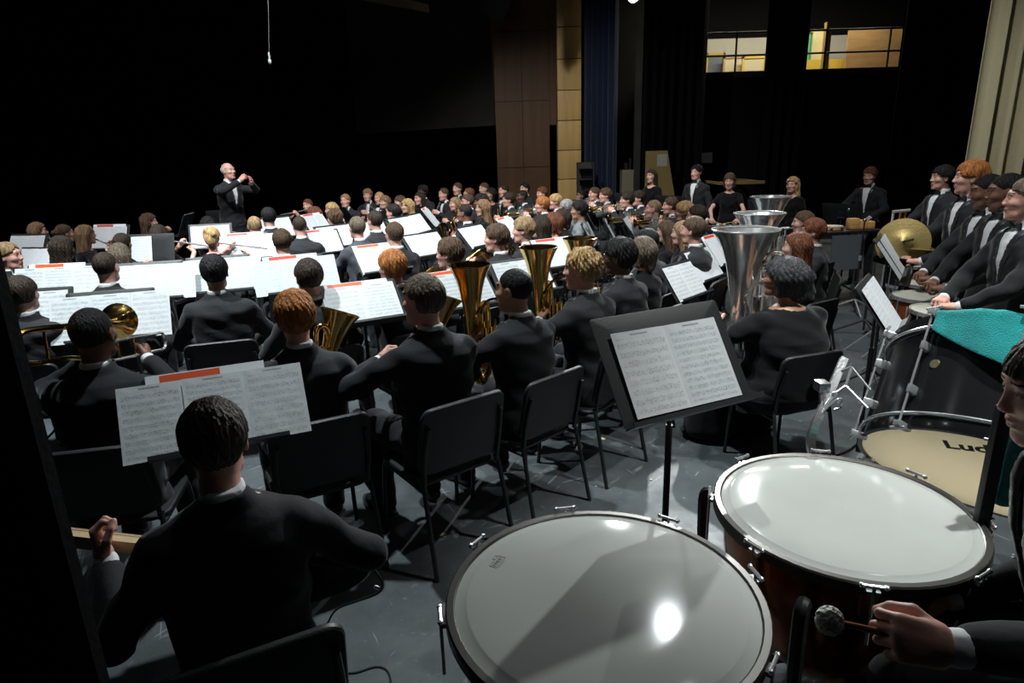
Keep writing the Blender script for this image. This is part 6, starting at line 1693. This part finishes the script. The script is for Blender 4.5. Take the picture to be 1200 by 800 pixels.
e4 = standing('curly blond girl behind the tubas', 929, 207, 8.9, 'wavy', 'blond', 'rosy', 'sides', 'dress', 'f', B_)
e5 = standing('bow tied boy with sandy hair near the drapes', 1022, 195, 8.6, 'mop', 'auburn', 'rosy', 'mallets', 'suit', 'm', (-0.8, -0.6), nod=6)
for key, (loc, hd, sc), zz in (('standing girl with long dark hair by the flat', e1, 1.1), ('bow tied boy with curly dark hair', e2, 1.08), ('curly blond girl behind the tubas', e4, 1.08), ('bow tied boy with sandy hair near the drapes', e5, 1.02)):
    f = Matrix.Rotation(hd, 3, 'Z') @ Vector((0.0, 0.72, 0)); music_stand(loc[0] + f.x, loc[1] + f.y, zz, hd, key, pages=2, tilt=0.35)
sp('brown skinned percussionist with short black hair', 1043, 298, 1.1, yaw=heading_to(0, 0, -0.82, 0.56), pages=3, tilt=0.62)
sp('brown haired percussionist behind the bass drum', 1031, 357, 1.05, yaw=heading_to(0, 0, -0.8, 0.58), pages=2, tilt=0.62)
P_ = at(905, 228, 1.12)
# girl's mallets and her vibraphone
loc, hd, sc = e3
RV = Matrix.Rotation(hd, 3, 'Z'); vp = Vector(loc) + RV @ Vector((0.05, 0.56, 0))
vb = empty('vibraphone', tuple(vp), hd); tag(vb, 'black framed vibraphone in front of the girl with mallets', 'vibraphone')
BARM = mat('grey_aluminium_bar', (0.4, 0.42, 0.43), 0.3, 0.9)
for i in range(24): MB().box((-0.62 + i * 0.052, -0.17 + 0.0025 * i, 0.845), (-0.62 + i * 0.052 + 0.043, 0.04 - 0.002 * i, 0.857), bev=0.002).build('bar', BARM, vb)
for i in range(24):
    if i % 7 in (0, 1, 3, 4, 5): MB().box((-0.595 + i * 0.052, 0.05, 0.865), (-0.595 + i * 0.052 + 0.04, 0.21 - 0.002 * i, 0.877), bev=0.002).build('bar', BARM, vb)
for yy in (-0.2, 0.24): MB().box((-0.68, yy - 0.02, 0.78), (0.68, yy + 0.02, 0.84), bev=0.004).build('rail', STANDM, vb)
for sx in (-0.68, 0.68):
    MB().box((sx - 0.03, -0.22, 0.1), (sx + 0.03, 0.26, 0.84), bev=0.01).build('end_frame', STANDM, vb)
    for yy in (-0.2, 0.24): MB().cyl((sx, yy, 0), (sx, yy, 0.1), 0.025).build('caster', RUBBER, vb)
for i in range(12): MB().cyl((-0.58 + i * 0.104, -0.06, 0.35 + 0.025 * i), (-0.58 + i * 0.104, -0.06, 0.82), 0.02, seg=10).build('resonator', DULLSTEEL, vb)
for s_, pn in ((-1, 'left'), (1, 'right')):
    w_ = Vector(loc) + RV @ (Vector((s_ * 0.2, 0.375, 1.03)) * sc); d_ = RV @ Vector((-s_ * 0.75, 0.75, -0.12)).normalized()
    a_, b_ = w_ - d_ * 0.08 + RV @ Vector((0, 0.06, 0)), w_ + d_ * 0.32 + RV @ Vector((0, 0.06, 0)); r = empty('mallet', tuple(a_)); tag(r, 'wooden mallet with white head in the %s hand of the girl at the vibraphone' % pn, 'mallet')
    MB().tube([(0, 0, 0), tuple(b_ - a_)], 0.006, 8).build('shaft', WOODP, r); MB().ball(tuple(b_ - a_), 0.022, 10).build('yarn_head', FELT, r)

# drums before the standing row
def drum(key, px, py, z, R, dep, shellm, label, tilt=(0.0, 0.0)):
    P = at(px, py, z); r = empty('concert_drum', (float(P[0]), float(P[1]), 0)); tag(r, label, 'drum', 'drums before the standing row')
    M = Matrix.Translation((0, 0, z)) @ Matrix.Rotation(tilt[0], 4, 'X') @ Matrix.Rotation(tilt[1], 4, 'Y')
    MB().lathe([(R - 0.008, -dep), (R - 0.008, -0.006)], M, 36).build('shell', shellm, r); MB().lathe([(0.001, 0), (R * 0.6, 0), (R - 0.004, -0.001)], M, 36).build('drum_head', mat('grey_white_drum_head', (0.5, 0.5, 0.42), 0.4, var=(6, 0.1)), r)
    for zz in (0, -dep): MB().lathe([(R - 0.006, zz - 0.018), (R + 0.004, zz - 0.018), (R + 0.004, zz + 0.006), (R - 0.006, zz + 0.006), (R - 0.006, zz - 0.018)], M, 36).build('hoop', CHROME, r)
    for k in range(8):
        a = k * PI / 4 + 0.2; MB().cyl(tuple(M @ Vector(((R + 0.012) * math.cos(a), (R + 0.012) * math.sin(a), -dep))), tuple(M @ Vector(((R + 0.012) * math.cos(a), (R + 0.012) * math.sin(a), 0.004))), 0.004, seg=6).build('tension_rod', CHROME, r)
    for k in range(3):
        a = k * 2 * PI / 3 + 0.5; MB().cyl((R * 0.8 * math.cos(a), R * 0.8 * math.sin(a), z - dep - 0.01), (0.0, 0.0, 0.35), 0.008, seg=8).cyl((0, 0, 0.35), (0.28 * math.cos(a), 0.28 * math.sin(a), 0.01), 0.009, seg=8).build('stand_leg', CHROME, r)


WINE = mat('reddish_brown_drum_shell', (0.2, 0.06, 0.025), 0.25, coat=0.4, var=(4, 0.2)); BLK = mat('black_drum_shell', (0.012, 0.012, 0.013), 0.25)
drum('a', 1068, 309, 0.9, 0.19, 0.18, BLK, 'black shelled drum under the farthest pair of pale hands')
drum('b', 1086, 331, 0.88, 0.19, 0.2, BLK, 'drum between the black shelled one and the reddish one')
drum('c', 1082, 347, 0.88, 0.19, 0.25, WINE, 'reddish brown shelled drum beside the printed music')
drum('d', 1110, 364, 0.9, 0.2, 0.2, BLK, 'chrome hooped drum next to the bass drum and teal towel')
# cymbals
def cymbal(P, nrm, R, label):
    n_ = Vector(nrm).normalized(); M = n_.to_track_quat('Z', 'Y').to_matrix().to_4x4(); r = empty('cymbal', tuple(P)); tag(r, label, 'cymbal')
    MB().lathe([(0.004, 0.032), (0.02, 0.03), (0.04, 0.018), (0.05, 0.011), (R * 0.6, 0.006), (R, 0.0), (R, -0.0012), (R * 0.6, 0.0045), (0.05, 0.0095), (0.038, 0.016), (0.018, 0.028), (0.004, 0.03)], M, 40).build('plate', BRONZE, r)
    MB().tube(spline([M @ Vector((0, 0, 0.02)), M @ Vector((0.02, 0, 0.06)), M @ Vector((0.07, 0.02, 0.05))], 5), 0.009, 8).build('strap', RUBBER, r)


cymbal(atD(1058, 284, 5.0), (-0.55, -0.8, 0.3), 0.19, 'bronze hand cymbal standing upright on the padded stand')
cymbal(atD(1086, 293, 5.0), (0.1, 0.1, 1), 0.19, 'bronze hand cymbal lying flat beside the upright one')
P_ = atD(1070, 300, 5.05); r = empty('cymbal_cradle', (P_[0], P_[1], 0)); tag(r, 'padded black cradle stand carrying the bronze cymbals', 'stand')
MB().box((-0.24, -0.12, P_[2] - 0.06), (0.3, 0.14, P_[2] - 0.005), bev=0.015).build('padded_tray', BLACKFAB, r); MB().cyl((0, 0, 0.1), (0, 0, P_[2] - 0.06), 0.015).build('post', CHROME, r)
for k in range(3): a = k * 2 * PI / 3; MB().cyl((0, 0, 0.3), (0.3 * math.cos(a), 0.3 * math.sin(a), 0.0), 0.01, seg=8).build('leg', CHROME, r)
P_ = atD(1050, 248, 5.6); r = empty('chime_stand', (P_[0], P_[1], 0)); tag(r, 'chrome stand with short brass tubes behind the cymbals', 'stand')
MB().cyl((-0.06, 0, 0.02), (-0.02, 0, P_[2]), 0.011, seg=10).build('post', CHROME, r); MB().cyl((-0.03, 0, P_[2]), (0.12, 0, P_[2] + 0.01), 0.014, seg=10).build('cross_arm', CHROME, r)
for k in range(2): MB().cyl((0.045 + k * 0.04, 0.0, P_[2]), (0.03 + k * 0.045, 0.0, P_[2] - 0.3), 0.012, seg=10).build('tube', BRASS, r)
for k in range(3): a = k * 2 * PI / 3; MB().cyl((-0.06, 0, 0.25), (-0.06 + 0.25 * math.cos(a), 0.25 * math.sin(a), 0.0), 0.009, seg=8).build('leg', CHROME, r)

# trap table with small percussion
P_ = at(985, 268, 0.95); tt = empty('trap_table', (P_[0], P_[1], 0), 0.1); tag(tt, 'trap table with grey front panel before the sandy haired boy', 'table')
MB().box((-0.42, -0.2, 0.92), (0.42, 0.25, 0.945), bev=0.006).build('top', STANDM, tt); MB().box((-0.22, -0.215, 0.5), (0.18, -0.2, 0.9)).build('front_panel', mat('blue_grey_panel', (0.09, 0.105, 0.115), 0.6), tt, smooth=0)
for sx in (-0.38, 0.38):
    for sy in (-0.16, 0.2): MB().cyl((sx, sy, 0), (sx, sy, 0.92), 0.012, seg=8).build('leg', DULLSTEEL, tt)
T0 = Vector((P_[0], P_[1], 0.945))
for i, (dx_, s_) in enumerate(((0.14, 1.15), (0.25, 0.95), (0.34, 0.8))):
    o = MB().box((-0.055 * s_, -0.05, 0), (0.055 * s_, 0.05, 0.11 * s_), bev=0.018).box((-0.04 * s_, -0.052, 0.05 * s_), (0.04 * s_, -0.049, 0.056 * s_)).build('wood_block', mat('orange_wood', (0.68, 0.36, 0.12), 0.4, var=(5, 0.2, (1, 8, 8))))
    o.location = T0 + Vector((dx_, 0, 0)); tag(o, '%s orange wood block on the trap table' % ('largest', 'middle sized', 'smallest')[i], 'wood block')
r = empty('hand_drum', tuple(T0 + Vector((-0.3, 0, 0)))); tag(r, 'small red hand drum with pale head on the trap table', 'drum'); MB().lathe([(0.06, 0), (0.075, 0.03), (0.075, 0.09)], seg=20).build('shell', mat('red_drum_shell', (0.55, 0.03, 0.015), 0.3), r); MB().lathe([(0.075, 0.09), (0.001, 0.092)], seg=20).build('drum_head', FELT, r)
r = empty('tambourine', tuple(T0 + Vector((-0.1, 0, 0)))); tag(r, 'pale tambourine lying on the trap table', 'tambourine'); MB().lathe([(0.11, 0.005), (0.12, 0.005), (0.12, 0.045), (0.11, 0.045), (0.11, 0.005)], seg=24).build('frame', WOODP, r); MB().lathe([(0.112, 0.044), (0.001, 0.044)], seg=24).build('drum_head', FELT, r)
for k in range(6):
    a = k * PI / 3; MB().cyl((0.115 * math.cos(a), 0.115 * math.sin(a), 0.02), (0.115 * math.cos(a), 0.115 * math.sin(a), 0.03), 0.018, seg=10).build('jingle', BRASS, r)

# microphone and cymbal stands between the tubas and the drums
for i, (bx0, by0, ty_, lab) in enumerate(((983, 347, 246, 'thin microphone stand nearest the trap table'), (1000, 366, 258, 'thin microphone stand behind the bass drum music'), (1011, 392, 282, 'black microphone stand beside the bass drum stand'), (1034, 360, 300, 'short stand among the drum legs'))):
    P_ = at(bx0, by0, 0.0); zt_ = float(atY(bx0 + 12, ty_, P_[1])[2]); r = empty('microphone_stand', (P_[0], P_[1], 0)); tag(r, lab, 'microphone stand')
    MB().cyl((0, 0, 0.05), (0, 0, zt_ * 0.6), 0.012, seg=8).build('lower_tube', STANDM, r); MB().cyl((0, 0, zt_ * 0.6), (0, 0, zt_), 0.0085, seg=8).build('upper_tube', STANDM if i != 3 else CHROME, r)
    MB().cyl((0, 0, zt_ * 0.6 - 0.03), (0, 0, zt_ * 0.6 + 0.03), 0.018, seg=10).build('clutch', CHROME, r); MB().ball((0, 0, zt_), 0.022, 10).build('microphone_head', DULLSTEEL, r)
    for k in range(3):
        a = k * 2 * PI / 3 + 0.3 * i; MB().tube(spline([(0, 0, 0.16), (0.12 * math.cos(a), 0.12 * math.sin(a), 0.1), (0.3 * math.cos(a), 0.3 * math.sin(a), 0.012)], 4), 0.011, 8).build('leg', CHROME if i < 2 else STANDM, r)

# ---- small things on the floor
cp = [Vector(at(px_, py_, 0.004)) for px_, py_ in ((378, 742), (374, 768), (392, 786), (415, 788), (440, 781), (454, 786), (456, 805), (430, 820))]
loc, hd, sc = PLAYERS['guitarist with short dark brown hair']
jack = Vector(loc) + Matrix.Rotation(hd, 3, 'Z') @ (Vector((0.4, 0.2, 0.66)) * sc)
simple('guitar_cable', MB().tube(spline([jack, jack + Vector((0.02, 0.02, -0.12)), Vector(at(397, 712, 0.25)), Vector(at(384, 730, 0.06))] + cp, 7), 0.0042, 8), RUBBER, 'black guitar cable curling over the stage floor', 'cable')
ta, tb = Vector(at(511, 634, 0.0)), Vector(at(692, 519, 0.0)); tdir = (tb - ta).normalized(); tnn = Vector((-tdir.y, tdir.x, 0)) * 0.024
simple('floor_tape', MB().prism([ta - tnn, tb - tnn, tb + tnn, ta + tnn], (0, 0, 0.0012)), mat('worn_clear_tape', (0.11, 0.125, 0.13), 0.3, var=(30, 0.5)), 'strip of worn clear tape stuck across the floor', 'tape', 0)
SCRAP = mat('cream_paper_scrap', (0.75, 0.7, 0.5), 0.8)
for i, (px_, py_, r_, lab) in enumerate(((447, 636, 0.022, 'round cream paper scrap on the floor near the guitarist'), (520, 627, 0.024, 'ragged cream paper scrap at the end of the tape'), (706, 514, 0.018, 'tiny pinkish paper scrap left of the near stand'), (763, 562, 0.009, 'speck of white paper beside the near stand pole'), (553, 571, 0.008, 'speck of white paper beside the tape'), (700, 443, 0.03, 'crumpled tan paper under a euphonium chair'))):
    P_ = Vector(at(px_, py_, 0.0)); n_ = 9; rr = random.Random(i); O = [(P_.x + r_ * (0.55 + 0.6 * rr.random()) * math.cos(2 * PI * k / n_), P_.y + r_ * (0.55 + 0.6 * rr.random()) * math.sin(2 * PI * k / n_), 0.0005) for k in range(n_)]
    simple('paper_scrap', MB().prism(O, (0, 0, 0.003)), SCRAP, lab, 'paper scrap', 0)
P_ = at(690, 446, 0.0); r = empty('equipment_bag', (P_[0], P_[1], 0), 0.5); tag(r, 'black bag with a blue stripe under a euphonium chair', 'bag')
MB().box((-0.2, -0.1, 0), (0.2, 0.1, 0.13), bev=0.035).build('body', BLACKFAB, r); MB().box((-0.15, -0.104, 0.075), (0.06, -0.099, 0.095)).build('stripe', mat('blue_stripe', (0.02, 0.2, 0.5), 0.5), r, smooth=0)
MB().tube(spline([(-0.12, 0, 0.12), (-0.08, 0, 0.19), (0.08, 0, 0.19), (0.12, 0, 0.12)], 5), 0.01, 8).build('handle', BLACKFAB, r)
